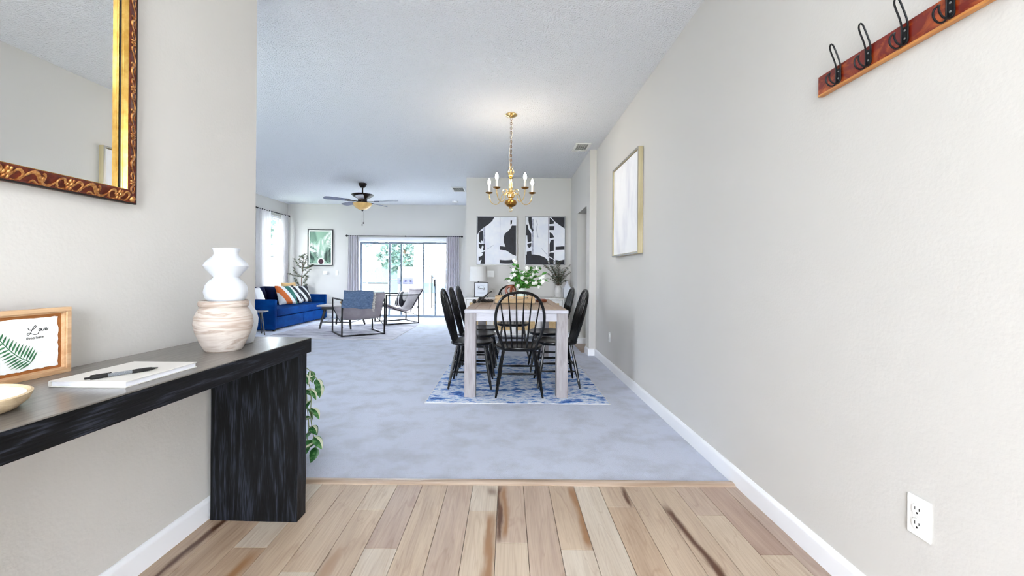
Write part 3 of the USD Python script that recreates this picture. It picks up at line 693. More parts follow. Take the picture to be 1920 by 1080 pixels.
# ------------------------------------------------------------ right wall things
# coat rack
rk = thing('coat_rack', 'reddish cherry wood coat rack board with black wire hooks', 'coat rack', (XR, 0, 0))
part('board', box(-.016, 0, .86, 1.62, 1.762, 1.832, .003), 'rack_cherry', rk)
part('lower_edge', box(-.020, 0, .86, 1.618, 1.754, 1.7625, .003), 'rack_edge', rk)
for hy in (1.515, 1.390, 1.262, 1.132, 1.005, .9):
    g = .0095
    def wy(pts): return [(-(x), hy + y, z) for x, y, z in pts]
    up = spline(wy([(.020, g, 1.772), (.020, g, 1.80), (.021, g, 1.825), (.03, g, 1.855), (.042, g * .95, 1.885), (.046, g * .55, 1.898), (.047, 0, 1.902), (.046, -g * .55, 1.898), (.042, -g * .95, 1.885), (.03, -g, 1.855), (.021, -g, 1.825), (.020, -g, 1.80), (.020, -g, 1.772)]), 60)
    lo = spline(wy([(.020, g, 1.79), (.020, g, 1.772), (.026, g, 1.762), (.040, g, 1.758), (.054, g * .95, 1.768), (.058, g * .8, 1.785), (.052, g * .3, 1.797), (.050, 0, 1.799), (.052, -g * .3, 1.797), (.058, -g * .8, 1.785), (.054, -g * .95, 1.768), (.040, -g, 1.758), (.026, -g, 1.762), (.020, -g, 1.772), (.020, -g, 1.79)]), 60)
    h = part('hook', [tube(up, .0026, 7), tube(lo, .0026, 7)], 'black_iron', rk)
    part('mounting_plate', box(-.0195, -.016, hy - g, hy + g, 1.770, 1.818, .0012), 'black_iron', h)
    for z in (1.782, 1.806): part('screw', T(lathe([(0, 0), (.0032, 0), (.0026, .0016), (0, .002)], 10), (-.0195, hy, z), ry=-90), 'silver_frame', h)

def outlet(label, loc, rz, gang=1):
    """Duplex outlet: drawn facing -y at the origin, x across, z up."""
    t = thing('wall_outlet', label, 'outlet', loc, rz)
    part('cover_plate', box(-.035 * gang, .035 * gang, -.006, 0, -.057, .057, .003), 'white_plastic', t)
    for g in range(gang):
        x = (g - (gang - 1) / 2) * .046
        for z in (-.0205, .0205):
            rcp = part('receptacle', T(lathe([(0, 0), (.0165, 0), (.0172, -.001), (.0172, -.004), (0, -.004)], 24), (x, -.0105 + .0012, z), rx=90), 'white_plastic', t)
            part('slot', [box(x - .0075, x - .0055, -.0098, -.009, z - .001, z + .008), box(x + .0055, x + .0075, -.0098, -.009, z - .001, z + .007), T(trimesh.creation.cylinder(.0027, .0008, sections=12), (x, -.0094, z - .0085), rx=90)], 'dark_slot', rcp)
        part('screw', T(lathe([(0, 0), (.0028, 0), (.002, .001), (0, .0012)], 10), (x, -.006, 0), rx=90), 'white_plastic', t)
    return t
outlet('white duplex outlet low on the wall nearest the entrance', (XR, 1.224, .388), -90)
outlet('white duplex outlet low on the right wall beside the dining rug', (XR, 4.93, .363), -90)
def switch(label, loc, rz, gang=1):
    t = thing('light_switch', label, 'switch', loc, rz)
    part('cover_plate', box(-.035 - .023 * (gang - 1), .035 + .023 * (gang - 1), -.006, 0, -.057, .057, .003), 'white_plastic', t)
    for g in range(gang):
        x = (g - (gang - 1) / 2) * .046
        part('rocker', T(box(-.016, .016, -.004, .004, -.033, .033, .002), (x, -.0065, 0), rx=4), 'white_plastic', t)
switch('white double switch plate on the dining wall beside the lamp', (-.288, 7.42, 1.085), 0, 2)
switch('white switch plate on the far wall between palm print and curtain', (-4.15, BY, 1.085), 0, 1)
th = thing('thermostat', 'small white thermostat under the palm print', 'thermostat', (-4.42, BY, 1.085), 0)
part('body', box(-.055, .055, -.028, 0, -.045, .045, .012), 'white_plastic', th)
part('dial', T(lathe([(0, 0), (.03, 0), (.028, .008), (0, .009)], 20), (.0, -.028, .0), rx=90), 'white_plastic', th)

# white canvas on the right wall
cv = thing('framed_canvas', 'large white abstract canvas in a champagne frame on the right wall', 'picture', (XR, 4.205, 1.745))
part('canvas', box(-.034, -.012, -.435, .435, -.45, .45), 'canvas_white', cv)
hw, hh = .458, .472
part('frame', cut(box(-.046, -.002, -hw, hw, -hh, hh, .002), box(-.2, .2, -.44, .44, -.455, .455)), 'champagne_frame', cv)
part('frame_back', cut(box(-.0105, -.0, -.452, .452, -.466, .466), box(-.2, .2, -.40, .40, -.41, .41)), 'groove_black', cv)
part('front_edge', cut(box(-.0485, -.046, -hw + .001, hw - .001, -hh + .001, hh - .001), box(-.2, .2, -.444, .444, -.459, .459)), 'silver_frame', cv)

# ------------------------------------------------------------ left wall: mirror
mi = thing('wall_mirror', 'large mirror in a carved mahogany and gilt frame above the console', 'mirror', LWP(.002, 0), -1.2)
MY0, MY1, MZ0, MZ1 = -1.55, -.325, 1.308, 2.32      # outer, local y and z
FW = .042
part('back_board', box(.0, .006, MY0 + .01, MY1 - .01, MZ0 + .01, MZ1 - .01), 'groove_black', mi)
tl = .011
gz = [(.007, z) for z in (MZ0 + FW - .004, MZ1 - FW + .004)]
part('mirror_glass', box(.0062, .009, MY0 + FW - .006, MY1 - FW + .006, MZ0 + FW - .006, MZ1 - FW + .006), 'mirror_glass', mi)
def frame_ring(prof, y0, y1, z0, z1):
    """prof: (depth from wall, inset) closed loop swept round the rectangle with mitred corners."""
    rings = []
    for cy, cz, sy, sz in ((y0, z0, 1, 1), (y1, z0, -1, 1), (y1, z1, -1, -1), (y0, z1, 1, -1)):
        rings.append(np.array([(dpt, cy + sy * i, cz + sz * i) for dpt, i in prof]))
    rings.append(rings[0])
    m = loft(rings, caps=False); m.merge_vertices()
    if m.volume < 0: m.invert()
    return m
part('carved_moulding', frame_ring([(.0, 0), (.022, 0), (.026, .003), (.024, .008), (.029, .018), (.033, .028), (.037, .034), (.037, FW), (.0, FW)], MY0, MY1, MZ0, MZ1), 'carved_mahogany', mi)
part('gilt_slip', frame_ring([(.012, FW), (.036, FW), (.036, FW + .002), (.0215, FW + .0035), (.0205, FW + .0022), (.0195, FW + .0035), (.0135, FW + .004), (.0135, FW)], MY0, MY1, MZ0, MZ1), 'gold_leaf', mi)
part('sight_gap', frame_ring([(.0092, FW - .001), (.0134, FW - .001), (.0134, FW + .0015), (.0092, FW + .0015)], MY0, MY1, MZ0, MZ1), 'groove_black', mi)
part('outer_bead', frame_ring([(.018, -.0015), (.026, -.0015), (.0275, .002), (.025, .004), (.018, .004)], MY0, MY1, MZ0, MZ1), 'groove_black', mi)
# carved scrolls and flowers: run along each visible side
def motif(kind, s):
    out = []
    if kind == 0:      # S scroll
        out.append(tube(spline([(-.040, .010, 0), (-.028, .022, 0), (-.012, .025, 0), (.0, .017, 0), (.012, .010, 0), (.028, .012, 0), (.040, .022, 0)], 18), [.0012 + .0022 * math.sin(PI * t / 17) for t in range(18)], 6))
        out.append(tube(spline([(-.020, .009, 0), (-.008, .012, 0), (.004, .009, 0), (.010, .020, 0), (.002, .026, 0)], 14), .0018, 6))
        out.append(T(trimesh.creation.icosphere(1, .0042), (.004, .018, 0)))
    else:              # flower
        for k in range(6):
            a = k * PI / 3
            out.append(T(trimesh.creation.icosphere(1, .0038), (math.cos(a) * .0075, .018 + math.sin(a) * .0065, 0)))
        out.append(T(trimesh.creation.icosphere(1, .004), (0, .018, .002)))
        for sg in (-1, 1):
            out.append(tube(spline([(sg * .012, .018, 0), (sg * .022, .025, 0), (sg * .031, .020, 0), (sg * .026, .012, 0)], 10), .0022, 6))
            out.append(tube(spline([(sg * .010, .010, 0), (sg * .020, .009, 0), (sg * .030, .013, 0)], 8), .0018, 6))
    m = cat(out); m.apply_translation((0, -.018, 0)); m.apply_scale((1.12, 1.75, 1.5)); m.apply_translation((0, .0205, 0)); v = m.vertices.copy(); v[:, 2] += .5 * (v[:, 1] - .008) - .002; m.vertices = v; return m
def place_motif(side, s, kind):
    m = motif(kind, s)
    if side == 'bottom': return onwall(m, (.0265, s, MZ0), (0, 1, 0))
    if side == 'top': return onwall(T(m, rz=180), (.0265, s, MZ1), (0, 1, 0))
    if side == 'right': return onwall(T(m, rz=90), (.0265, MY1, s), (0, 1, 0))
    return onwall(T(m, rz=-90), (.0265, MY0, s), (0, 1, 0))
for side, a, b in (('bottom', MY0 + .03, MY1 - .03), ('right', MZ0 + .03, MZ1 - .03), ('top', MY0 + .03, MY1 - .03), ('left', MZ0 + .03, MZ1 - .03)):
    N_ = int((b - a) / .076); st = (b - a) / N_
    for k in range(N_): part('carved_flower' if k % 2 == 0 else 'carved_scroll', place_motif(side, (b - (k + .5) * st) if side in ('bottom', 'top') else a + (k + .5) * st, 1 if k % 2 == 0 else 0), 'carved_gilt', mi)
for cy, cz in ((MY1 - .016, MZ0 + .016), (MY0 + .016, MZ0 + .016), (MY1 - .016, MZ1 - .016), (MY0 + .016, MZ1 - .016)):
    part('corner_boss', T(trimesh.creation.icosphere(2, .011), (.024, cy, cz)), 'carved_gilt', mi)

# ------------------------------------------------------------ console table
CZ = .787
co = thing('console_table', 'long black oak console table against the foyer wall', 'console table', (-.885, 1.885, 0), -1.7)
part('tabletop', box(-.400, .008, -1.62, .03, CZ - .004, CZ, .0015), 'black_top_sheen', co, label='black table surface with its reflected sheen painted in as grey')
part('apron', box(-.400, .008, -1.62, .03, CZ - .065, CZ - .004, .0015), 'black_oak_along', co)
part('leg', box(-.394, -.012, -.047, .028, 0, CZ - .065, .0015), 'black_oak_upright', co)
part('leg', box(-.388, -.012, -1.60, -1.524, 0, CZ - .065, .0015), 'black_oak_upright', co)

# fern sign
sg = thing('framed_sign', 'wood framed white paper sign with a green fern and lettering', 'framed sign', LWP(.042, -.703, CZ), -1.2)
W2, H2, bd = .135, .186, .012
part('frame', [box(0, .02, -W2, W2, 0, bd, .001), box(0, .02, -W2, W2, H2 - bd, H2, .001), box(0, .02, W2 - bd, W2, bd, H2 - bd, .001), box(0, .02, -W2, -W2 + bd, bd, H2 - bd, .001)], 'sign_frame_wood', sg)
part('inner_lip', [box(.004, .016, -W2 + bd, W2 - bd, bd, bd + .004), box(.004, .016, -W2 + bd, W2 - bd, H2 - bd - .004, H2 - bd), box(.004, .016, W2 - bd - .004, W2 - bd, bd, H2 - bd), box(.004, .016, -W2 + bd, -W2 + bd + .004, bd, H2 - bd)], 'sign_frame_wood', sg)
part('backing', box(.001, .006, -W2 + bd, W2 - bd, bd, H2 - bd), 'sign_backing', sg)
pp = []
rr = random.Random(3)
hx, hz0, hz1 = W2 - bd - .015, bd + .012, H2 - bd - .013
n = 26
for i in range(n): pp.append((-hx + 2 * hx * i / n, hz0 + rr.uniform(-.0018, .0018)))
for i in range(n // 2): pp.append((hx + rr.uniform(-.0022, .0022), hz0 + (hz1 - hz0) * i / (n // 2)))
for i in range(n): pp.append((hx - 2 * hx * i / n, hz1 + rr.uniform(-.0012, .0012)))
for i in range(n // 2): pp.append((-hx + rr.uniform(-.002, .002), hz1 - (hz1 - hz0) * i / (n // 2)))
pap = part('paper', onwall(poly(pp, .0025), (.006, 0, 0), (0, 1, 0)), 'sign_paper', sg)
FX = .0088
st0, st1 = np.array((-.040, .132)), np.array((.042, .044))
tt = np.linspace(0, 1, 14)
stem = [(*(st0 + (st1 - st0) * t + np.array((0, -.012)) * math.sin(PI * t)), 0) for t in tt]
lf = [tube(stem, .0009, 5)]
for i in range(1, 14):
    t = i / 13; p = np.array(stem[i][:2]); ln = .008 + .034 * t ** .75 * (1 - .35 * max(0, t - .85) / .15)
    for sgn, ang in ((1, 62), (-1, -152)):
        dr = np.array((math.cos(math.radians(ang + sgn * 10 * (1 - t))), math.sin(math.radians(ang + sgn * 10 * (1 - t)))))
        nn = np.array((-dr[1], dr[0])); k = ln
        lf.append(poly([tuple(p), tuple(p + dr * k * .35 + nn * .0026), tuple(p + dr * k * .75 + nn * .0016), tuple(p + dr * k), tuple(p + dr * k * .75 - nn * .0014), tuple(p + dr * k * .35 - nn * .0022)], .0006))
part('fern_print', [onwall(m, (FX, 0, 0), (0, 1, 0)) for m in lf], 'fern_green', pap)
def strokes(list_, s, ox, oz, r, x0=0, y0=0, n=24, extrude=.0):
    out = []
    for q in list_:
        P = [((a - x0) * s + ox, (y0 - b) * s + oz, 0) for a, b in q]
        out.append(tube(spline(P, n) if len(P) > 2 else P, r, 5))
    return out
LOVE = [[(418, 332), (428, 350), (455, 354), (485, 338), (500, 312), (494, 304), (478, 318), (458, 356), (440, 396), (424, 411), (409, 404), (412, 390), (432, 388), (462, 402), (496, 412), (516, 406), (526, 390)],
        [(538, 350), (528, 362), (532, 374), (546, 372), (550, 358), (540, 350), (550, 354), (560, 350)], [(560, 350), (566, 374), (580, 362), (584, 348), (592, 352)], [(592, 364), (608, 358), (608, 347), (598, 348), (594, 362), (602, 374), (618, 364), (626, 350)]]
part('lettering', [onwall(m, (FX, 0, 0), (0, 1, 0)) for m in strokes(LOVE, .000235, .031, .1290, .0008, 405, 360)] + [onwall(T(meshkit.text_mesh('lives here', .0066, .0004), (.0300, .1055, 0)), (FX, 0, 0), (0, 1, 0))], 'ink', pap)

# notebook and pen
nb = thing('notebook', 'white notebook lying closed on the black console', 'notebook', (-1.037, 1.176, CZ), -.6)
part('pages', box(-.090, .094, -.117, .117, .0025, .0135), 'paper_block', nb)
part('front_cover', box(-.096, .097, -.120, .120, .0135, .0160, .0008), 'notebook_cover', nb)
part('back_cover', box(-.096, .097, -.120, .120, .0, .0025, .0008), 'notebook_cover', nb)
part('spine', box(-.097, -.0905, -.120, .120, .0025, .0135), 'notebook_cover', nb)
pa, pb = np.array((-1.046, 1.062)), np.array((-.972, 1.190))
pd = pb - pa; pl = np.linalg.norm(pd)
pn = thing('pen', 'black click pen lying across the white notebook', 'pen', (pa[0], pa[1], CZ + .0212), math.degrees(math.atan2(pd[1], pd[0])))
def xl(prof, n=14): return T(lathe(prof, n), ry=90)
part('barrel', xl([(0, .012), (.0042, .012), (.0046, .02), (.0046, .095), (0, .095)]), 'pen_clear', pn)
part('ink_tube', xl([(0, .013), (.0022, .013), (.0022, .094), (0, .094)], 8), 'pen_black', pn)
part('grip', xl([(0, .090), (.0050, .090), (.0053, .10), (.0052, .125), (.0044, .133), (0, .133)]), 'pen_black', pn)
part('tip', xl([(0, .133), (.0040, .133), (.0012, pl), (0, pl)]), 'pen_black', pn)
part('cap', xl([(0, .008), (.0050, .008), (.0052, .016), (.0050, .040), (0, .040)]), 'pen_black', pn)
part('button', xl([(0, -.004), (.0028, -.003), (.0028, .008), (0, .008)]), 'pen_black', pn)
part('clip', T(box(.008, .05, -.0015, .0015, .0055, .0068, .0005), rx=-35), 'pen_black', pn)

dish = thing('wooden_dish', 'round pale wood dish at the near end of the black console', 'dish', (-1.106, .830, CZ))
part('bowl', lathe([(0, 0), (.085, 0), (.105, .004), (.120, .018), (.126, .034), (.122, .036), (.118, .033), (.110, .018), (.098, .012), (0, .011)], 48), 'dish_wood', dish)
part('glaze', lathe([(0, .0115), (.097, .0125), (.109, .0185), (.116, .031), (.115, .0315), (.107, .0205), (.096, .0145), (0, .0130)], 48), 'dish_lining', dish)

# turned pot with the white vase standing in its mouth
slim = lambda pr, n: lathe([(a * .86, b) for a, b in pr], n)
pot = thing('wooden_pot', 'round turned pale wood pot with banded grain on the console', 'pot', (-1.053, 1.588, CZ))
part('body', slim([(0, 0), (.066, 0), (.071, .004), (.086, .03), (.104, .07), (.111, .098), (.108, .125), (.094, .152), (.086, .160), (.0915, .164), (.094, .172), (.093, .181), (.088, .185), (.080, .184), (.078, .178), (.077, .170), (0, .168)], 56), 'strata_wood', pot)
va = thing('double_gourd_vase', 'glossy white double bulb vase standing on the wooden pot', 'vase', (-1.046, 1.588, CZ + .168))
part('body', slim([(0, 0), (.045, .001), (.062, .010), (.076, .026), (.0825, .048), (.078, .070), (.064, .088), (.050, .098), (.047, .102), (.050, .106), (.064, .120), (.078, .134), (.0845, .144), (.078, .156), (.062, .171), (.049, .181), (.045, .190), (.048, .200), (.053, .209), (.0515, .210), (.044, .202), (.040, .19), (.046, .172), (.06, .15), (0, .14)], 56), 'white_ceramic', va, smooth=50)
bv = thing('bud_vase', 'small white bud vase half hidden behind the wooden pot', 'vase', (-1.068, 1.75, CZ))
part('body', lathe([(0, 0), (.022, 0), (.026, .004), (.033, .03), (.041, .07), (.043, .10), (.036, .13), (.02, .152), (.013, .165), (.015, .175), (.010, .175), (.008, .160), (0, .15)], 32), 'white_ceramic', bv, smooth=50)

# trailing pothos on a low stand behind the console leg
ps = thing('plant_stand', 'low black plant stand hidden behind the console leg', 'plant stand', (-1.29, 2.44, 0))
part('top', lathe([(0, .36), (.10, .36), (.104, .365), (.104, .378), (.10, .38), (0, .38)], 28), 'black_metal', ps)
for k in range(3):
    a = 2 * PI * k / 3 + .5
    part('leg', rod((.07 * math.cos(a), .07 * math.sin(a), .362), (.10 * math.cos(a), .10 * math.sin(a), 0), .008), 'black_metal', ps)
po = thing('trailing_pothos', 'variegated trailing vine plant beside the console end', 'plant', (-1.29, 2.44, .38))
part('planter', lathe([(0, 0), (.062, 0), (.07, .006), (.086, .10), (.09, .125), (.084, .126), (.078, .11), (0, .105)], 28), 'planter_white', po)
part('soil', lathe([(0, .104), (.077, .104), (.076, .112), (0, .115)], 20), 'soil', po)
rv = random.Random(11)
vines = [[(.03, -.03, .11), (.10, -.05, .16), (.165, -.06, .12), (.205, -.07, .02), (.20, -.06, -.10), (.22, -.07, -.20), (.235, -.07, -.27)], [(.02, .0, .11), (.08, -.02, .15), (.15, -.03, .07), (.17, -.04, -.05), (.185, -.05, -.16), (.18, -.06, -.24)], [(.02, .03, .11), (.09, .03, .16), (.17, .02, .12), (.215, .0, .07)]]
vp = []
for vn in vines:
    q = spline(vn, 40); vp.append(q)
    part('vine', tube(q, .0022, 5), 'vine_stem', po)
def vleaf(o, dr, L, roll):
    base = leaf(L, L * .62, .18, .14, 7)
    lfp = part('leaf', aim(base, o, dr, roll), 'pothos_green', po)
    c = base.copy(); v = c.vertices.copy(); v[:, 1] = v[:, 1] * .3 + (.17 * L if rv.random() < .5 else -.17 * L) * np.sin(PI * np.clip(v[:, 0] / L, 0, 1)); v[:, 2] += .0016 + np.abs(v[:, 1]) * .2; c.vertices = v
    part('leaf_margin', aim(c, o, dr, roll), 'pothos_cream', lfp)
for (vi, ts) in ((0, (.18, .26, .34, .45, .56, .64, .72, .80, .86, .92, .97, 1.0)), (1, (.3, .45, .56, .66, .76, .86, .95, 1.0)), (2, (.5, .65, .8, .92, 1.0))):
    for k, t in enumerate(ts):
        q = vp[vi]; o = q[min(39, int(t * 39))]
        sd_ = 1 if k % 2 else -1
        dr = (sd_ * rv.uniform(.35, .8) if vi != 2 else rv.uniform(.2, .9) * (sd_ if k < 3 else 1), rv.uniform(-.55, -.1), rv.uniform(-.7, -.05))
        if t == 1.0: dr = (rv.uniform(-.3, .5), -.2, -.8)
        vleaf(o, dr, rv.uniform(.066, .095), rv.uniform(-.6, .6))

# ------------------------------------------------------------ dining area
RT = .007
def rug(name, label, x0, x1, y0, y1, m, fringe=False, rz=0):
    """A low pile rug with a slightly wavy, bound edge."""
    nx, ny = 30, 40
    G = np.zeros((nx, ny, 3))
    for i in range(nx):
        for j in range(ny):
            u, v = i / (nx - 1), j / (ny - 1); e = min(u, 1 - u, v, 1 - v)
            G[i, j] = (x0 + (x1 - x0) * u, y0 + (y1 - y0) * v, RT / 2 + .0005 + (0 if e > 0 else -.001))
    t = thing(name, label, 'rug')
    part('pile', sheet(G, RT - .001), m, t)
    b = .008
    part('binding', [box(x0 - b, x1 + b, y0 - b, y0, 0.0, RT * .8, .002), box(x0 - b, x1 + b, y1, y1 + b, 0, RT * .8, .002), box(x0 - b, x0, y0, y1, 0, RT * .8, .002), box(x1, x1 + b, y0, y1, 0, RT * .8, .002)], 'cloth_white', t)
rug('dining_rug', 'blue and white distressed rug under the dining table', -.672, .862, 3.555, 5.62, 'rug_blue')

# table
TX0, TX1, TY0, TY1, TZ = -.366, .532, 3.70, 5.50, .768
tb = thing('dining_table', 'whitewashed wooden dining table with square legs', 'dining table', (0, 0, RT))
tz = TZ - RT
for x0, x1 in ((TX0, TX0 + .098), (TX1 - .098, TX1)):
    for y0, y1 in ((TY0, TY0 + .098), (TY1 - .098, TY1)):
        part('leg', box(x0, x1, y0, y1, 0, tz - .028, .003), 'table_whitewash', tb)
part('apron', box(TX0 + .098, TX1 - .098, TY0 + .010, TY0 + .035, tz - .098, tz - .028, .001), 'table_apron', tb)
part('apron', box(TX0 + .098, TX1 - .098, TY1 - .035, TY1 - .010, tz - .098, tz - .028, .001), 'table_apron', tb)
part('apron', box(TX0 + .010, TX0 + .035, TY0 + .098, TY1 - .098, tz - .098, tz - .028, .001), 'table_whitewash', tb)
part('apron', box(TX1 - .035, TX1 - .010, TY0 + .098, TY1 - .098, tz - .098, tz - .028, .001), 'table_whitewash', tb)
o = .003
part('edge_board', box(TX0 - o, TX1 + o, TY0 - o, TY0 + .085, tz - .028, tz, .003), 'table_apron', tb)
part('edge_board', box(TX0 - o, TX1 + o, TY1 - .085, TY1 + o, tz - .028, tz, .003), 'table_apron', tb)
part('edge_board', box(TX0 - o, TX0 + .085, TY0 + .086, TY1 - .086, tz - .028, tz, .003), 'table_top_wood_dark', tb)
part('edge_board', box(TX1 - .085, TX1 + o, TY0 + .086, TY1 - .086, tz - .028, tz, .003), 'table_top_wood_dark', tb)
nb_ = 6
for k in range(nb_):
    xa = TX0 + .086 + k * (TX1 - TX0 - .172) / nb_; xb = TX0 + .086 + (k + 1) * (TX1 - TX0 - .172) / nb_
    part('top_board', box(xa + .0008, xb - .0008, TY0 + .0865, TY1 - .0865, tz - .026, tz - .0008, .0015), 'table_top_wood' if k % 2 else 'table_top_wood_dark', tb)

# Windsor chair, facing +y at the origin
def windsor(label, loc, rz, group):
    t = thing('windsor_chair', label, 'chair', (*loc, RT + .003), rz, group)
    zs = .432
    def ring(s, z, dz=0):
        a = np.linspace(0, 2 * PI, 36, endpoint=False); out = []
        for q in a:
            c, sn = math.cos(q), math.sin(q)
            x = .212 * np.sign(c) * abs(c) ** .72 * s * (1 - .10 * (sn < 0) * abs(sn)); y = .205 * np.sign(sn) * abs(sn) ** .78 * s
            out.append((x, y, z))
        return np.array(out)
    part('seat', loft([ring(.90, zs - .034), ring(.975, zs - .026), ring(1.0, zs - .012), ring(.99, zs - .003), ring(.955, zs), ring(.82, zs - .005), ring(.5, zs - .012), ring(.12, zs - .013)]), 'chair_black', t, smooth=50)
    lean = lambda z: -.165 - .26 * (z - zs)
    half = [(.140, zs - .02), (.166, .50), (.194, .575), (.208, .65), (.206, .73), (.187, .805), (.148, .868), (.082, .905), (0, .917)]
    pts = [(-x, lean(z), z) for x, z in half] + [(x, lean(z), z) for x, z in half[-2::-1]]
    bow = spline(pts, 64)
    part('bow', tube(bow, .0125, 9), 'chair_black', t)
    xs_top = lambda x: np.interp(abs(x), [0, .082, .148, .187, .206], [.917, .905, .868, .805, .73])
    for k in range(6):
        u = (k - 2.5) / 2.5
        xb, xt = .105 * u, .168 * u
        zt_ = float(xs_top(xt)); a = (xb, -.155, zs - .012); b = (xt, lean(zt_), zt_)
        part('spindle', turned(a, b, [(0, .0055), (.12, .0062), (.35, .0085), (.55, .0068), (1, .0045)], 8), 'chair_black', t)
    P = [(0, .010), (.08, .0125), (.16, .0105), (.2, .0135), (.24, .011), (.5, .0165), (.72, .0145), (.78, .011), (.82, .014), (.86, .012), (1, .0085)]
    L = {}
    for sx in (-1, 1):
        for sy in (-1, 1):
            a = np.array((sx * .135, sy * .125, zs - .016)); b = np.array((sx * .203, sy * .195 + (-.008 if sy < 0 else 0), 0))
            L[sx, sy] = (a, b); part('leg', turned(a, b, P, 9), 'chair_black', t)
    at = lambda k, z: L[k][0] + (L[k][1] - L[k][0]) * (L[k][0][2] - z) / L[k][0][2]
    S = [(0, .0065), (.25, .009), (.5, .0115), (.75, .009), (1, .0065)]
    for sx in (-1, 1): part('stretcher', turned(at((sx, -1), .155), at((sx, 1), .155), S, 8), 'chair_black', t)
    part('stretcher', turned(at((-1, -1), .20), at((1, -1), .20), S, 8), 'chair_black', t)
    part('stretcher', turned(at((-1, 1), .20), at((1, 1), .20), S, 8), 'chair_black', t)
    return t
G_ = 'black Windsor chairs round the dining table'
wc = windsor('black bow back Windsor chair at the near end of the table', (.112, 3.885), 0, G_)
for (x, y), rz, l in (((-.335, 4.145), -90, 'nearest black Windsor chair on the left side of the table'), ((-.325, 4.66), -89, 'middle black Windsor chair on the left side of the table'), ((-.31, 5.17), -91, 'black Windsor chair on the left side farthest from the foyer'),
                      ((.485, 4.205), 91, 'nearest black Windsor chair on the right side of the table'), ((.455, 4.86), 90, 'second black Windsor chair on the right side by the hall doorway'),
                      ((.08, 5.66), 180, 'black Windsor chair at the far end of the table facing the foyer')):
    dup(wc, (x, y, RT + .003), rz, l)

# things on the table
cr = thing('wooden_crate_tray', 'long low light wood crate tray in the middle of the table', 'tray', (.085, 4.62, TZ))
part('base', box(-.21, .21, -.11, .11, 0, .010, .001), 'crate_wood', cr)
for k, z in enumerate((.012, .046)):
    if k == 0:
        part('slat', box(-.21, .21, -.11, -.100, z, z + .032, .001), 'crate_wood', cr); part('slat', box(-.21, .21, .100, .11, z, z + .032, .001), 'crate_wood', cr)
        part('slat', box(-.21, -.20, -.0995, .0995, z, z + .032, .001), 'crate_wood', cr); part('slat', box(.20, .21, -.0995, .0995, z, z + .032, .001), 'crate_wood', cr)
    else:
        hole = [T(box(-.026, .026, -.2, .2, -.008, .008, .006), (x, 0, z + .016)) for x in (-.02, .125)]
        part('slat', cut(box(-.21, .21, -.11, -.100, z, z + .034, .001), *hole), 'crate_wood', cr); part('slat', cut(box(-.21, .21, .100, .11, z, z + .034, .001), *hole), 'crate_wood', cr)
        part('slat', box(-.21, -.20, -.0995, .0995, z, z + .034, .001), 'crate_wood', cr); part('slat', box(.20, .21, -.0995, .0995, z, z + .034, .001), 'crate_wood', cr)
part('foot_rail', [box(-.22, .22, -.113, -.103, -.0, .006, .001)], 'black_wood_bead', cr)

fv = thing('flower_vase', 'pale celadon vase of white blossoms and green leaves on the tray', 'flowers', (.155, 4.62, TZ + .010))
part('vase', lathe([(0, 0), (.045, 0), (.055, .01), (.062, .06), (.058, .11), (.052, .14), (.054, .155), (.048, .155), (.046, .13), (0, .12)], 28), 'celadon', fv)
rf = random.Random(5)
tips = [(-.08, .02, .455), (-.10, -.01, .35), (-.13, .03, .26), (-.06, -.03, .30), (.0, -.02, .30), (.03, .03, .34), (.08, -.02, .37), (.12, .03, .33), (.17, -.01, .37), (.22, .02, .30), (.24, -.02, .24), (.13, .0, .22), (.05, -.06, .22), (-.02, -.07, .2), (.2, .05, .2)]
for k, tp in enumerate(tips):
    q = spline([(tp[0] * .05, tp[1] * .05, .10), (tp[0] * .35, tp[1] * .4, .10 + (tp[2] - .10) * .55), tp], 14)
    s = part('stem', tube(q, .0022, 5), 'vine_stem', fv)
    lv = []
    for _ in range(22 if k < 3 else 18):
        i = rf.randrange(6, 14); a = rf.uniform(0, 2 * PI)
        lv.append(aim(leaf(rf.uniform(.04, .075), rf.uniform(.026, .042), .2, .15, 4), q[i], (math.cos(a), math.sin(a), rf.uniform(-.3, .6)), rf.uniform(-1, 1)))
    part('leaves', lv, 'leaf_green', s, smooth=False, kind='stuff')
    for _ in range(2 if k not in (3, 12, 13) else 1):
        c = np.array(tp) + np.array([rf.uniform(-.025, .025), rf.uniform(-.03, .0), rf.uniform(-.04, .012)])
        pt = []
        for j in range(6):
            a = j * PI / 3 + rf.uniform(-.2, .2)
            pt.append(T(trimesh.creation.icosphere(1, .0105), c + np.array((math.cos(a) * .010, rf.uniform(-.008, .008), math.sin(a) * .010)), s=None))
        part('blossom', pt, 'petal_white', s, smooth=True)

def link(r, t, seg=22, w=1.0):
    a = np.linspace(0, 2 * PI, seg, endpoint=False)
    return tube(np.stack([np.cos(a) * r * w, np.zeros(seg), np.sin(a) * r], 1), t, 9, closed=True)
kn = thing('wooden_knot', 'reddish brown carved wooden link knot standing on the tray', 'ornament', (.045, 4.57, TZ + .078))
part('link', T(link(.045, .015), (-.012, 0, .06), ry=0), 'link_brown', kn)
part('link', T(link(.045, .015), (.018, .008, .058), rz=62), 'link_brown', kn)
part('block', box(-.055, .02, -.022, .022, 0, .028, .003), 'planter_white', kn, label='white block')
lk_ = thing('wooden_link', 'brown oval wooden link lying on the table right of the tray', 'ornament', (.385, 4.80, TZ + .0185))
part('ring', T(link(.034, .018, w=1.35), rx=90), 'link_brown', lk_)
bs = thing('bead_garland', 'black wooden bead garland draped at the left of the tray', 'garland', (-.235, 4.66, TZ))
bp = spline([(-.07, -.03, .015), (-.05, -.05, .05), (-.02, -.02, .03), (.0, .0, .016), (.03, .03, .016), (.07, .04, .016), (.05, .08, .016), (.0, .09, .016), (-.05, .06, .016)], 22)
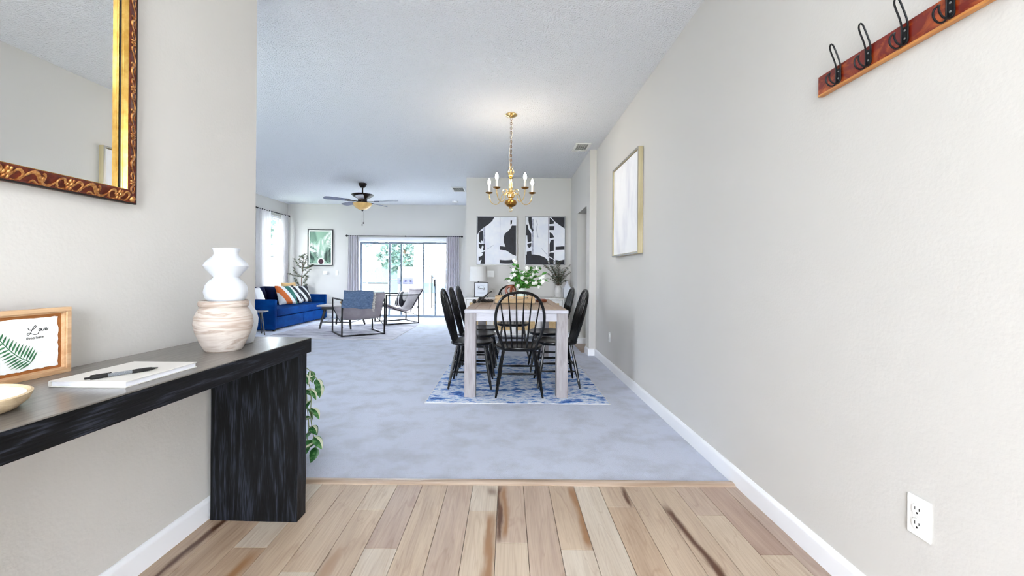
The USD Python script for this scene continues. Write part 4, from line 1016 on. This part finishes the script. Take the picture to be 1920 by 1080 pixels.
for i, p in enumerate(bp[:]):
    r = .0165 if i % 2 == 0 else .013
    part('bead', T(trimesh.creation.icosphere(2, r), (p[0], p[1], max(p[2], r))), 'black_wood_bead', bs, smooth=True)
cb = thing('wooden_spoon', 'dark carved wooden spoon leaning on the tray edge', 'spoon', (-.29, 4.52, TZ))
part('handle', tube(spline([(-.04, 0, .012), (.02, .015, .04), (.08, .03, .098), (.13, .04, .128)], 16), [.006 + .004 * math.sin(i / 4) ** 2 for i in range(16)], 8), 'black_wood_bead', cb)
part('bowl', T(trimesh.creation.icosphere(2, .022), (-.055, -.002, .0225)), 'black_wood_bead', cb)

# sideboard
SX0, SX1, SY0, SY1, SZ = -.69, .93, 6.96, 7.395, .70
sb = thing('sideboard', 'white sideboard with cane door panels against the dining wall', 'sideboard')
part('top', box(SX0 - .01, SX1 + .01, SY0 - .012, SY1, SZ - .03, SZ, .004), 'sideboard_white', sb)
part('body', [box(SX0, SX0 + .025, SY0, SY1, .09, SZ - .03), box(SX1 - .025, SX1, SY0, SY1, .09, SZ - .03), box(SX0, SX1, SY1 - .015, SY1, .09, SZ - .03), box(SX0, SX1, SY0, SY1, .09, .115), box(SX0 + .79, SX0 + .81, SY0 + .02, SY1, .09, SZ - .03)], 'sideboard_white', sb)
for x in (SX0 + .03, SX1 - .07):
    for y in (SY0 + .03, SY1 - .07): part('leg', box(x, x + .04, y, y + .04, 0, .09, .003), 'sideboard_white', sb)
dw = (SX1 - SX0 - .054) / 4
for k in range(4):
    xa = SX0 + .027 + k * dw + .002; xb = xa + dw - .004
    fr = cut(box(xa, xb, SY0 - .004, SY0 + .014, .118, SZ - .034, .002), box(xa + .05, xb - .05, SY0 - 1, SY0 + 1, .168, SZ - .084))
    dd_ = part('door', fr, 'sideboard_white', sb)
    part('cane_panel', box(xa + .05, xb - .05, SY0 + .003, SY0 + .007, .168, SZ - .084), 'cane', dd_)
    part('knob', T(lathe([(0, 0), (.004, 0), (.004, .012), (.011, .016), (.010, .024), (0, .026)], 12), ((xb - .025) if k % 2 == 0 else (xa + .025), SY0 - .004, .42), rx=90), 'antique_brass', dd_)

lp = thing('table_lamp', 'table lamp with a pale drum shade on the sideboard', 'lamp', (-.488, 7.19, SZ))
part('base', lathe([(0, 0), (.06, 0), (.062, .012), (.045, .02), (.05, .05), (.055, .10), (.045, .15), (.02, .19), (.012, .22), (0, .222)], 28), 'black_metal', lp)
part('stem', rod((0, 0, .21), (0, 0, .42), .007), 'black_metal', lp)
part('shade', lathe([(.142, .265), (.146, .265), (.138, .505), (.134, .505)], 44), 'lamp_shade', lp)
part('shade_ring', [lathe([(.1425, .263), (.1475, .263), (.1475, .268), (.1425, .268)], 44), rod((-.136, 0, .49), (.136, 0, .49), .002), rod((0, -.136, .49), (0, .136, .49), .002), rod((0, 0, .41), (0, 0, .49), .003)], 'lamp_shade', lp)

fs = thing('family_sign', 'small white word sign with black script in front of the lamp', 'sign', (-.425, 7.02, SZ))
part('board', box(-.108, .108, -.011, .008, 0.004, .238, .002), 'white_ceramic', fs)
part('frame', cut(box(-.116, .116, -.013, .010, 0, .246, .002), box(-.106, .106, -1, 1, .010, .236)), 'frame_black', fs)
FAM = [[(10, 2), (2, 8), (6, 12), (16, 4), (34, 2)], [(20, 3), (14, 22), (6, 34), (0, 30)], [(8, 18), (24, 15)], [(36, 20), (28, 22), (28, 32), (36, 28), (38, 20), (38, 32), (44, 26)], [(44, 20), (44, 32), (50, 20), (52, 32), (58, 20), (60, 32), (66, 24)], [(68, 20), (66, 31), (72, 28)], [(74, 28), (82, 4), (78, 2), (74, 22), (76, 32), (82, 28)], [(84, 20), (86, 31), (94, 22), (92, 36), (84, 46), (78, 42), (90, 34), (102, 26)]]
part('lettering', [onwall(m, (0, -.0115, 0), (1, 0, 0)) for m in strokes(FAM, .00125, -.062, .150, .0022, 0, 20, 12)], 'ink', fs)
part('small_lines', [onwall(poly([(-w_, z), (w_, z), (w_, z + .003), (-w_, z + .003)], .0006), (0, -.0112, 0), (1, 0, 0)) for w_, z in ((.07, .19), (.06, .075), (.05, .062))], 'canvas_grey', fs)

jr = thing('stoneware_jar', 'grey stoneware jar of olive stems at the right of the sideboard', 'vase of stems', (.86, 7.17, SZ))
part('jar', lathe([(0, 0), (.05, 0), (.056, .006), (.062, .05), (.064, .10), (.058, .15), (.045, .175), (.046, .195), (.050, .20), (.044, .20), (.038, .19), (0, .18)], 28), 'crock', jr)
ro = random.Random(21)
for k in range(24):
    a = ro.uniform(0, 2 * PI); R_ = ro.uniform(.08, .27); hgt = ro.uniform(.30, .62) - .3 * max(0, R_ - .16)
    end = (R_ * math.cos(a) * 1.0 - .02, min(.12, R_ * math.sin(a) * .5), hgt)
    q = spline([(0, 0, .17), (end[0] * .35, end[1] * .4, .17 + (hgt - .17) * .55), end], 16)
    s = part('stem', tube(q, .0025, 5), 'bark', jr)
    lv = []
    for i in range(4, 16):
        for _ in range(3):
            b = ro.uniform(0, 2 * PI); lv.append(aim(leaf(ro.uniform(.03, .05), ro.uniform(.010, .015), .1, .1, 3), q[i], (math.cos(b), math.sin(b) * .7, ro.uniform(-.2, .8)), ro.uniform(-1, 1)))
    part('leaves', lv, 'olive_leaf', s, smooth=False, kind='stuff')
hs = thing('ceramic_house', 'white ceramic house ornament beside the olive jar', 'ornament', (1.0, 7.14, SZ))
part('walls', box(-.055, .055, -.045, .045, 0, .15, .003), 'white_ceramic', hs)
part('roof', onwall(poly([(-.066, .148), (.066, .148), (.0, .262)], .106), (0, .053, 0), (1, 0, 0)), 'white_ceramic', hs)
part('chimney', box(-.008, .008, -.008, .008, .24, .282, .002), 'white_ceramic', hs)

# the two abstracts
def art(name, label, cx, cz, w_, h_, shapes, y):
    t = thing(name, label, 'picture', (cx, y, cz))
    part('canvas', box(-w_ / 2 + .012, w_ / 2 - .012, -.028, -.006, -h_ / 2 + .012, h_ / 2 - .012), 'canvas_pale', t)
    part('frame', cut(box(-w_ / 2, w_ / 2, -.034, 0, -h_ / 2, h_ / 2, .001), box(-w_ / 2 + .009, w_ / 2 - .009, -1, 1, -h_ / 2 + .009, h_ / 2 - .009)), 'silver_frame', t)
    iw, ih = w_ - .03, h_ - .03
    for k, (m, pts) in enumerate(shapes):
        P = [(-iw / 2 + iw * a, -ih / 2 + ih * b) for a, b in pts]
        part('painted_shape', onwall(poly(P, .0008 + .0001 * k), (0, -.0281, 0), (1, 0, 0)), m, t)
def nrm(pts, x0): return [(min(1, max(0, (x - x0) / 585)), min(1, max(0, (868 - y) / 720))) for x, y in pts]
K, GY = 'canvas_black', 'canvas_grey'
A1 = [(GY, [(305, 300), (330, 300), (330, 560), (310, 560)]), (K, [(215, 148), (470, 148), (440, 205), (380, 262), (320, 300), (265, 345), (235, 385), (215, 420)]),
      (K, [(238, 400), (260, 365), (300, 360), (308, 470), (300, 520), (275, 505), (262, 545), (238, 520)]), (K, [(235, 560), (330, 555), (332, 655), (300, 660), (310, 600), (290, 580), (270, 640), (245, 620)]), (K, [(236, 680), (260, 700), (330, 672), (332, 865), (262, 865), (280, 800), (240, 820), (236, 760), (290, 740), (300, 705)]),
      (K, [(735, 275), (800, 275), (800, 740), (740, 715), (690, 680), (650, 655), (555, 650), (555, 590), (640, 600), (612, 520), (612, 450), (630, 400), (680, 360), (715, 320)]), (K, [(715, 195), (740, 195), (735, 250), (715, 265)]), (K, [(555, 800), (640, 808), (720, 800), (800, 795), (800, 855), (690, 858), (555, 855)]),
      (GY, [(556, 148), (561, 148), (561, 590), (556, 590)]), (GY, [(360, 640), (460, 575), (463, 579), (365, 646)])]
A2 = [(GY, [(1060, 180), (1086, 180), (1086, 720), (1062, 720)]), (K, [(1005, 148), (1055, 148), (1060, 300), (1085, 350), (1070, 375), (1030, 310), (1010, 225)]), (K, [(972, 265), (998, 265), (1005, 330), (1050, 400), (1055, 520), (1000, 540), (990, 430), (972, 430)]),
      (K, [(990, 560), (1055, 545), (1050, 600), (1020, 620), (1000, 600)]), (K, [(985, 680), (1055, 665), (1060, 728), (985, 728)]), (K, [(972, 725), (1090, 722), (1180, 735), (1250, 760), (1295, 795), (1312, 840), (1312, 868), (972, 868)]),
      (K, [(1325, 150), (1395, 215), (1390, 250), (1325, 255)]), (K, [(1325, 285), (1400, 285), (1395, 345), (1325, 345)]), (K, [(1328, 380), (1370, 400), (1400, 460), (1330, 470)]), (K, [(1345, 500), (1395, 490), (1395, 660), (1330, 680), (1330, 560)]), (K, [(1330, 690), (1400, 690), (1395, 790), (1325, 745)]), (K, [(1325, 765), (1395, 800), (1385, 868), (1330, 868)]),
      (K, [(1345, 148), (1555, 148), (1555, 320), (1480, 270), (1410, 220)]), (K, [(1420, 600), (1555, 592), (1555, 648), (1420, 652)]), (K, [(1420, 800), (1480, 815), (1555, 795), (1555, 868), (1420, 868)]), (K, [(1308, 148), (1313, 148), (1316, 760), (1310, 760)]), (GY, [(1205, 630), (1212, 626), (1290, 715), (1284, 720)]), (GY, [(1120, 180), (1150, 260), (1130, 330), (1160, 460), (1150, 460), (1122, 330), (1140, 262), (1112, 182)])]
art('abstract_picture', 'framed black and white abstract left of the pair, with a round dark blob', -.187, 1.663, .70, .845, [(m, nrm(p, 215)) for m, p in A1], 7.419)
art('abstract_picture', 'framed black and white abstract right of the pair, with a dark curved corner below', .653, 1.670, .70, .845, [(m, nrm(p, 970)) for m, p in A2], 7.419)

# ------------------------------------------------------------ living area
rug('living_rug', 'pale grey distressed rug under the sling chairs', -4.05, -1.86, 6.95, 9.75, 'rug_grey')
# sofa along the side wall; faces +x.  built in world axes about its base
so = thing('sofa', 'blue velvet sofa with square arms along the window wall', 'sofa', (-4.24, 7.79, 0))
SL = 2.26
part('arm', box(-.92, 0, 0, .09, .03, .585, .018), 'velvet_blue', so); part('arm', box(-.92, 0, SL - .09, SL, .03, .585, .018), 'velvet_blue', so)
part('seat_cushion', box(-.72, -.005, .094, SL - .094, .258, .405, .03), 'velvet_blue', so)
for ya, yb in ((.094, SL / 2 - .002), (SL / 2 + .002, SL - .094)): part('front_panel', box(-.72, -.012, ya, yb, .04, .252, .012), 'velvet_blue', so)
part('back_frame', box(-.99, -.80, 0.0, SL, .03, .66, .02), 'velvet_navy', so)
for ya, yb in ((.10, SL / 2 - .005), (SL / 2 + .005, SL - .10)):
    c = cushion(yb - ya, .42, .2, 16, 4); part('back_cushion', T(T(c, rx=-12), (-.80, (ya + yb) / 2, .585), rz=90), 'velvet_navy', so)
for x in (-.9, -.06):
    for y in (.04, SL - .08): part('foot', box(x, x + .04, y, y + .04, 0, .032), 'black_metal', so)

def striped(label, loc, rz, lean, w_, h_, cols, slant=0, name='throw_pillow'):
    """A pillow whose cover is made of stripes of cloth: cut from one cushion."""
    t = thing(name, label, 'cushion', loc, rz)
    base = T(cushion(w_, h_, .13, 18, 2), rz=0)
    S_ = solid(base)
    n = len(cols); tot = sum(c[1] for c in cols); x = -w_ * .75
    full = w_ * 1.5
    for c, wd in cols:
        x2 = x + full * wd / tot
        B = T(box(x, x2, -.3, .3, -.6, .6), ry=slant)
        q = (S_ ^ solid(B)).to_mesh()
        if len(q.tri_verts): part('stripe', T(T(trimesh.Trimesh(q.vert_properties[:, :3], q.tri_verts, process=False), rx=-lean), (0, 0, h_ / 2)), c, t)
        x = x2
zc = .405
striped('striped rust, white and green cushion on the sofa', (-4.62, 8.93, zc), 62, 22, .42, .42, [('cloth_white', 3), ('cloth_rust', 2), ('cloth_white', 1.2), ('cloth_green', 1.8), ('cloth_white', .8), ('cloth_black', 2)], -30)
striped('black and white banded cushion next to the rust striped one', (-4.66, 9.27, zc), 66, 22, .40, .40, [('cloth_black', 3), ('cloth_white', 1), ('cloth_black', 1.3), ('cloth_white', 1.3), ('cloth_black', 1.2), ('cloth_white', 3)], -30)
striped('black and white banded cushion against the far sofa arm', (-4.62, 9.62, zc), 68, 22, .40, .40, [('cloth_white', 3), ('cloth_black', .8), ('cloth_white', 1), ('cloth_black', 1.6), ('cloth_white', .8), ('cloth_black', 3)], -30)
striped('tan cushion peeking from behind the banded ones', (-4.80, 9.44, zc), 75, 14, .42, .47, [('cloth_tan', 1)])
striped('plain white cushion by the near sofa arm', (-4.76, 8.16, zc), 100, 20, .42, .40, [('cloth_white', 1)])

st = thing('side_table', 'small round black side table at the near sofa arm', 'side table', (-4.32, 7.42, 0))
part('top', lathe([(0, .395), (.148, .395), (.152, .40), (.152, .412), (.148, .415), (0, .415)], 32), 'coffee_top', st)
for k in range(3):
    a = 2 * PI * k / 3 - .35
    part('leg', turned((.07 * math.cos(a), .07 * math.sin(a), .396), (.15 * math.cos(a), .15 * math.sin(a), 0), [(0, .014), (1, .009)]), 'coffee_dark', st)

# tree in the corner
tr = thing('potted_tree', 'potted olive tree in the corner behind the sofa', 'plant', (-4.92, 10.24, 0))
part('planter', lathe([(0, 0), (.09, 0), (.10, .01), (.118, .26), (.122, .29), (.110, .29), (.104, .26), (0, .25)], 28), 'planter_white', tr)
part('soil', lathe([(0, .245), (.104, .245), (.104, .262), (0, .266)], 20), 'soil', tr)
trunk = spline([(0, 0, .25), (.02, 0, .6), (-.01, -.01, .9), (.03, -.02, 1.2), (.01, -.02, 1.5)], 30)
part('trunk', tube(trunk, np.linspace(.014, .004, 30), 7), 'bark', tr)
rt = random.Random(8)
brs = [(.75, -.16, .16), (.8, .16, .2), (.95, .20, .22), (1.0, -.20, .22), (1.12, .26, .16), (1.15, -.16, .26), (1.25, .14, .24), (1.3, -.08, .2), (1.05, .03, .3), (.66, .05, .12), (.68, -.10, .1), (.72, .13, .09), (1.4, .05, .12), (1.18, .22, .05), (1.0, -.26, .08)]
for zb_, dx, dz in brs:
    i = int(np.argmin(abs(trunk[:, 2] - zb_))); o = trunk[i]
    q = spline([o, o + np.array((dx * .5, rt.uniform(-.1, .02), dz * .4)), o + np.array((dx, rt.uniform(-.14, .04), dz))], 12)
    b = part('branch', tube(q, .004, 5), 'bark', tr)
    lv = []
    for i in range(2, 12):
        for _ in range(6):
            a = rt.uniform(0, 2 * PI); lv.append(aim(leaf(rt.uniform(.035, .06), rt.uniform(.012, .02), .15, .1, 3), q[i], (math.cos(a), math.sin(a), rt.uniform(-.4, .7)), rt.uniform(-1, 1)))
    part('leaves', lv, 'tree_leaf', b, smooth=False, kind='stuff')

# palm print
pt_ = thing('palm_print', 'green palm leaf print with a dark disc, black framed, on far wall', 'picture', (-4.555, BY - .001, 1.70))
PW, PH = .61, .88
part('frame', cut(box(-PW / 2, PW / 2, -.03, 0, -PH / 2, PH / 2, .001), box(-PW / 2 + .016, PW / 2 - .016, -1, 1, -PH / 2 + .016, PH / 2 - .016)), 'frame_black', pt_)
pap2 = part('paper', box(-PW / 2 + .016, PW / 2 - .016, -.012, -.002, -PH / 2 + .016, PH / 2 - .016), 'palm_paper', pt_)
rp = random.Random(12)
iw, ih = PW / 2 - .045, PH / 2 - .05
from shapely.geometry import box as sbox
clip = sbox(-iw, -ih, iw, ih)
bgp = part('print_ground', onwall(poly([(-iw, -ih), (iw, -ih), (iw, ih), (-iw, ih)], .0005), (0, -.0121, 0), (1, 0, 0)), 'palm_light', pap2)
fr_ = [((0, -.33), 100, .8, 'palm_mid'), ((.05, -.3), 62, .78, 'palm_paper'), ((-.05, -.3), 124, .8, 'palm_dark'), ((.0, -.32), 80, .5, 'palm_paper'), ((-.1, -.36), 150, .55, 'palm_mid'), ((.1, -.36), 30, .5, 'palm_dark'), ((-.08, -.34), 108, .5, 'palm_dark'), ((.1, -.35), 48, .45, 'palm_mid'), ((-.02, -.1), 140, .4, 'palm_paper'), ((.05, .0), 50, .4, 'palm_paper'), ((-.22, -.42), 95, .34, 'palm_dark'), ((.22, -.42), 85, .36, 'palm_dark'), ((-.2, .1), 80, .4, 'palm_mid'), ((.16, -.15), 100, .4, 'palm_light')]
for k, (o, a, L_, m) in enumerate(fr_):
    th_ = math.radians(a); dv = np.array((math.cos(th_), math.sin(th_))); o = np.array(o); pcs = []
    for i in range(16):
        t = .08 + .92 * i / 15; c = o + dv * L_ * t + np.array((-dv[1], dv[0])) * .06 * math.sin(t * 2)
        for sg_ in (-1, 1):
            la = th_ + sg_ * (.95 - .4 * t); ld = np.array((math.cos(la), math.sin(la))); ll = .17 * (1 - .6 * t) + .02; nn = np.array((-ld[1], ld[0]))
            g = Polygon([c, c + ld * ll * .5 + nn * .007, c + ld * ll, c + ld * ll * .5 - nn * .007]).intersection(clip)
            for gg in getattr(g, 'geoms', [g]):
                if gg.geom_type == 'Polygon' and gg.area > 1e-6: pcs.append(trimesh.creation.extrude_polygon(gg, .0004 + k * .00008, engine='earcut'))
    if pcs: part('printed_frond', [onwall(cat(pcs), (0, -.0125, 0), (1, 0, 0))], m, pap2, smooth=False)
def disc(cx, cz, r, d_): return onwall(T(trimesh.creation.cylinder(r, d_, sections=32), (cx, cz, d_ / 2)), (0, -.0125, 0), (1, 0, 0))
part('printed_disc', disc(.02, -.335, .085, .0022), 'palm_paper', pap2); part('printed_disc', disc(.02, -.34, .062, .0026), 'palm_plum', pap2)

# sling chairs: facing +y at the origin, origin at the middle of the floor frame
def sling(label, loc, rz):
    t = thing('sling_chair', label, 'armchair', (*loc, RT), rz)
    hw_, dp, hz = .36, .36, .62; r = .012
    sq = lambda pts: cat([box(min(a[0], b[0]) - r, max(a[0], b[0]) + r, min(a[1], b[1]) - r, max(a[1], b[1]) + r, min(a[2], b[2]) - r, max(a[2], b[2]) + r, .002) for a, b in pts])
    for sx in (-1, 1):
        x = sx * hw_
        part('side_frame', sq([((x, -dp, r), (x, dp, r)), ((x, -dp, r), (x, -dp, hz)), ((x, dp, r), (x, dp, hz)), ((x, -dp, hz), (x, dp, hz))]), 'black_metal', t)
        part('sling_rail', tube([(x * .93, dp - .02, .40), (x * .93, .1, .30), (x * .93, -.17, .22)], .008, 7), 'black_metal', t)
        part('brace', tube([(x * .96, -dp, .16), (x * .93, -.17, .24)], .007, 6), 'black_metal', t)
        part('back_rail', tube([(x * .93, -.17, .25), (x * .93, -.30, .48), (x * .93, -.46, .72)], .008, 7), 'black_metal', t)
    part('cross_bar', sq([((-hw_, -dp, r), (hw_, -dp, r))]), 'black_metal', t)
    part('cross_bar', sq([((-hw_, dp, .40), (hw_, dp, .40))]), 'black_metal', t)
    part('cross_bar', sq([((-hw_, -.47, .775), (hw_, -.47, .775))])if False else tube([(-hw_ * .93, -.46, .72), (hw_ * .93, -.46, .72)], .009, 7), 'black_metal', t)
    prof = spline([(dp + .005, .435), (.18, .36), (.0, .30), (-.12, .285), (-.21, .34), (-.32, .50), (-.42, .655), (-.475, .735)], 30)
    G = np.zeros((13, 30, 3))
    for i in range(13):
        u = -1 + 2 * i / 12
        for j in range(30):
            y, z = prof[j]; sag = -.03 * (1 - u * u) * math.sin(PI * j / 29)
            G[i, j] = (u * hw_ * .91, y - sag * .6, z + sag * .7)
    part('sling', sheet(G, .035), 'sling_canvas', t)
    part('head_roll', tube([(-hw_ * .9, -.452, .72), (0, -.444, .71), (hw_ * .9, -.452, .72)], .032, 10), 'sling_canvas', t)
    return t
c1 = sling('grey canvas sling armchair with a blue throw over its back', (-2.67, 7.66), 34)
c2 = dup(c1, (-2.42, 9.36, RT), 125, 'grey canvas sling armchair in front of the sliding door')
# throw over the first chair's back
def local(loc, rz, m): return T(m, loc, rz=rz)
G = np.zeros((20, 26, 3))
prof = spline([(-.355, .585), (-.395, .69), (-.45, .775), (-.51, .765), (-.51, .69), (-.47, .59), (-.43, .50)], 26)
for i in range(20):
    u = i / 19
    for j in range(26):
        y, z = prof[j]; v = j / 25
        G[i, j] = (-.33 + .44 * u - .06 * v * (1 - u), y + .006 * math.sin(u * 19) * v - .01, z - .06 * max(0, v - .3) * u + .006 * math.sin(u * 11 + v * 4))
tw = thing('throw_blanket', 'slate blue fringed throw over the sling chair back', 'blanket', (-2.67, 7.66, RT), 34)
part('cloth', sheet(G, .012), 'throw_blue', tw)
fg = []
rg = random.Random(2)
for j in range(6, 26):
    b = G[19, j]
    for _ in range(2): fg.append(tube([b, b + np.array((rg.uniform(.015, .04), rg.uniform(-.012, .004), -.012)), b + np.array((rg.uniform(.02, .05), rg.uniform(-.015, .0), -.05))], .003, 4))
part('fringe', fg, 'fringe', tw, kind='stuff')
ct = (-2.42, 9.36)
rr_ = math.radians(125)
def c2p(x, y): return (ct[0] + x * math.cos(rr_) - y * math.sin(rr_), ct[1] + x * math.sin(rr_) + y * math.cos(rr_))
x_, y_ = c2p(.0, -.10)
striped('black and white patterned cushion on the far sling chair', (x_, y_, .345), 125, -24, .44, .36, [('cloth_white', 3), ('cloth_black', 2), ('cloth_white', .8), ('cloth_black', 1.2), ('cloth_white', .5), ('cloth_black', 1), ('cloth_white', 3)], 30)

# coffee table
cf = thing('coffee_table', 'dark coffee table with splayed legs between sofa and chairs', 'coffee table', (-3.28, 8.55, RT + .004))
part('top', box(-.34, .34, -.45, .45, .425, .455, .008), 'coffee_top', cf)
part('apron', box(-.27, .27, -.38, .38, .37, .425, .004), 'coffee_dark', cf)
for sx in (-1, 1):
    for sy in (-1, 1): part('leg', turned((sx * .22, sy * .30, .42), (sx * .30, sy * .40, 0), [(0, .030), (1, .018)], 8), 'coffee_dark', cf)
    part('stretcher', rod((sx * .278, -.37, .12), (sx * .278, .37, .12), .009), 'coffee_dark', cf)
part('stretcher', rod((-.278, -.30, .12), (.278, -.30, .12), .009), 'coffee_dark', cf)
bw_ = thing('wooden_bowl', 'round woven wood bowl on the coffee table', 'bowl', (-3.12, 8.22, .4555 + RT + .004))
part('bowl', lathe([(0, 0), (.04, 0), (.075, .02), (.088, .05), (.084, .07), (.078, .07), (.08, .05), (.068, .026), (0, .012)], 28), 'bowl_wood', bw_)
part('beads', [T(trimesh.creation.icosphere(1, .022), (math.cos(a) * .04, math.sin(a) * .04, .055)) for a in np.linspace(0, 5.2, 6)], 'bowl_wood', bw_, kind='stuff')

# ------------------------------------------------------------ outside
structure('patio_slab', box(-7.5, 3.5, BY + .14, 15.2, -.15, -.03), 'patio_concrete', 'pale concrete patio outside the sliding door', 'patio')
structure('lawn', box(-40, 40, -30, 60, -.35, -.16), 'lawn', 'sunlit lawn around the house', 'lawn')
lan = thing('screen_enclosure', 'white framed patio screen enclosure with a mid rail', 'screen enclosure')
for x in (-6.6, -5.2, -4.15, -2.0, -.6, 1.2): part('post', box(x - .03, x + .03, 15.0, 15.06, -.03, 2.9), 'white_trim', lan)
part('top_beam', box(-6.63, 1.23, 14.99, 15.07, 2.9, 2.98), 'white_trim', lan)
part('mid_rail', box(-6.57, -4.18, 15.0, 15.05, .72, .77), 'black_metal', lan)
part('mid_rail', box(-1.97, 1.17, 15.0, 15.05, .86, .92), 'black_metal', lan)
part('kick_panel', box(-1.97, 1.17, 15.01, 15.04, .0, .06), 'black_metal', lan)
gr = thing('patio_grill', 'covered gas grill on the patio outside the glass door', 'grill', (-3.15, 13.9, -.03))
part('hood', onwall(poly([(-.28, 0), (.28, 0), (.28, .2), (.2, .36), (-.2, .36), (-.28, .2)], .7), (-.35, 0, .98), (0, 1, 0)), 'grill_cover', gr)
part('cabinet', box(-.34, .34, -.28, .28, .08, .80, .01), 'grill_cover', gr); part('control_panel', box(-.36, .36, -.32, .28, .80, .98, .01), 'grill_body', gr)
for sx in (-1, 1): part('side_shelf', box(sx * .36, sx * .66, -.25, .25, .90, .93, .005), 'grill_body', gr)
for k in range(4): part('knob', T(trimesh.creation.cylinder(.03, .03, sections=14), (-.24 + .16 * k, -.33, .88), rx=90), 'black_metal', gr)
for sx in (-1, 1): part('wheel', T(trimesh.creation.cylinder(.07, .04, sections=18), (sx * .3, -.2, .07), ry=90), 'black_metal', gr)
pc_ = thing('patio_chair', 'pale patio chair outside the left glass panel', 'chair', (-4.55, 12.8, -.03))
part('seat', box(-.28, .28, -.26, .26, .40, .43, .01), 'grill_cover', pc_)
part('backrest', [box(-.28, .28, .24, .27, z, z + .05, .008) for z in (.55, .66, .77)] + [box(-.28, -.24, .235, .275, .43, .84), box(.24, .28, .235, .275, .43, .84)], 'grill_cover', pc_)
for sx in (-1, 1):
    for sy in (-1, 1): part('leg', box(sx * .25 - .015, sx * .25 + .015, sy * .23 - .015, sy * .23 + .015, 0, .40), 'grill_cover', pc_)
re = random.Random(4)
def garden_tree(label, x, y, h, R_, n, m='outdoor_leaf'):
    t = thing('garden_tree', label, 'tree', (x, y, -.16))
    part('trunk', tube(spline([(0, 0, 0), (.05, 0, h * .35), (-.05, .05, h * .7), (0, 0, h * .9)], 12), np.linspace(.14, .04, 12), 8), 'bark', t)
    lv = []
    base = leaf(.34, .2, .2, .2, 3)
    for _ in range(n):
        d_ = np.array([re.gauss(0, 1) for _ in range(3)]); d_ /= np.linalg.norm(d_); rr2 = R_ * re.uniform(.55, 1)
        c = np.array((0, 0, h * .68)) + d_ * np.array((rr2, rr2, rr2 * h * .36 / R_))
        lv.append(aim(base, c, (re.uniform(-1, 1), re.uniform(-1, 1), re.uniform(-.6, .6)), re.uniform(-3, 3)))
    part('foliage', lv, m, t, smooth=False, kind='stuff')
garden_tree('tall pale tree beyond the left glass panel', -8.6, 23, 6.5, 2.0, 1100)
garden_tree('bushy tree at the far left of the patio view', -13.5, 21, 5.2, 1.9, 1000)
garden_tree('rounded shrub tree behind the grill', -6.0, 25, 3.4, 1.5, 800)
garden_tree('slim tree seen beyond the right glass panel', -3.2, 26, 5.6, 1.7, 900)
fe = thing('garden_fence', 'grey blue fence at the back of the lawn', 'fence')
for k in range(40): part('fence_board', box(-16 + k * .5, -16 + k * .5 + .48, 27.5, 27.54, -.16, 1.5), 'fence_blue', fe)
for z in (.2, 1.2): part('fence_rail', box(-16, 4, 27.54, 27.6, z, z + .09), 'fence_blue', fe)
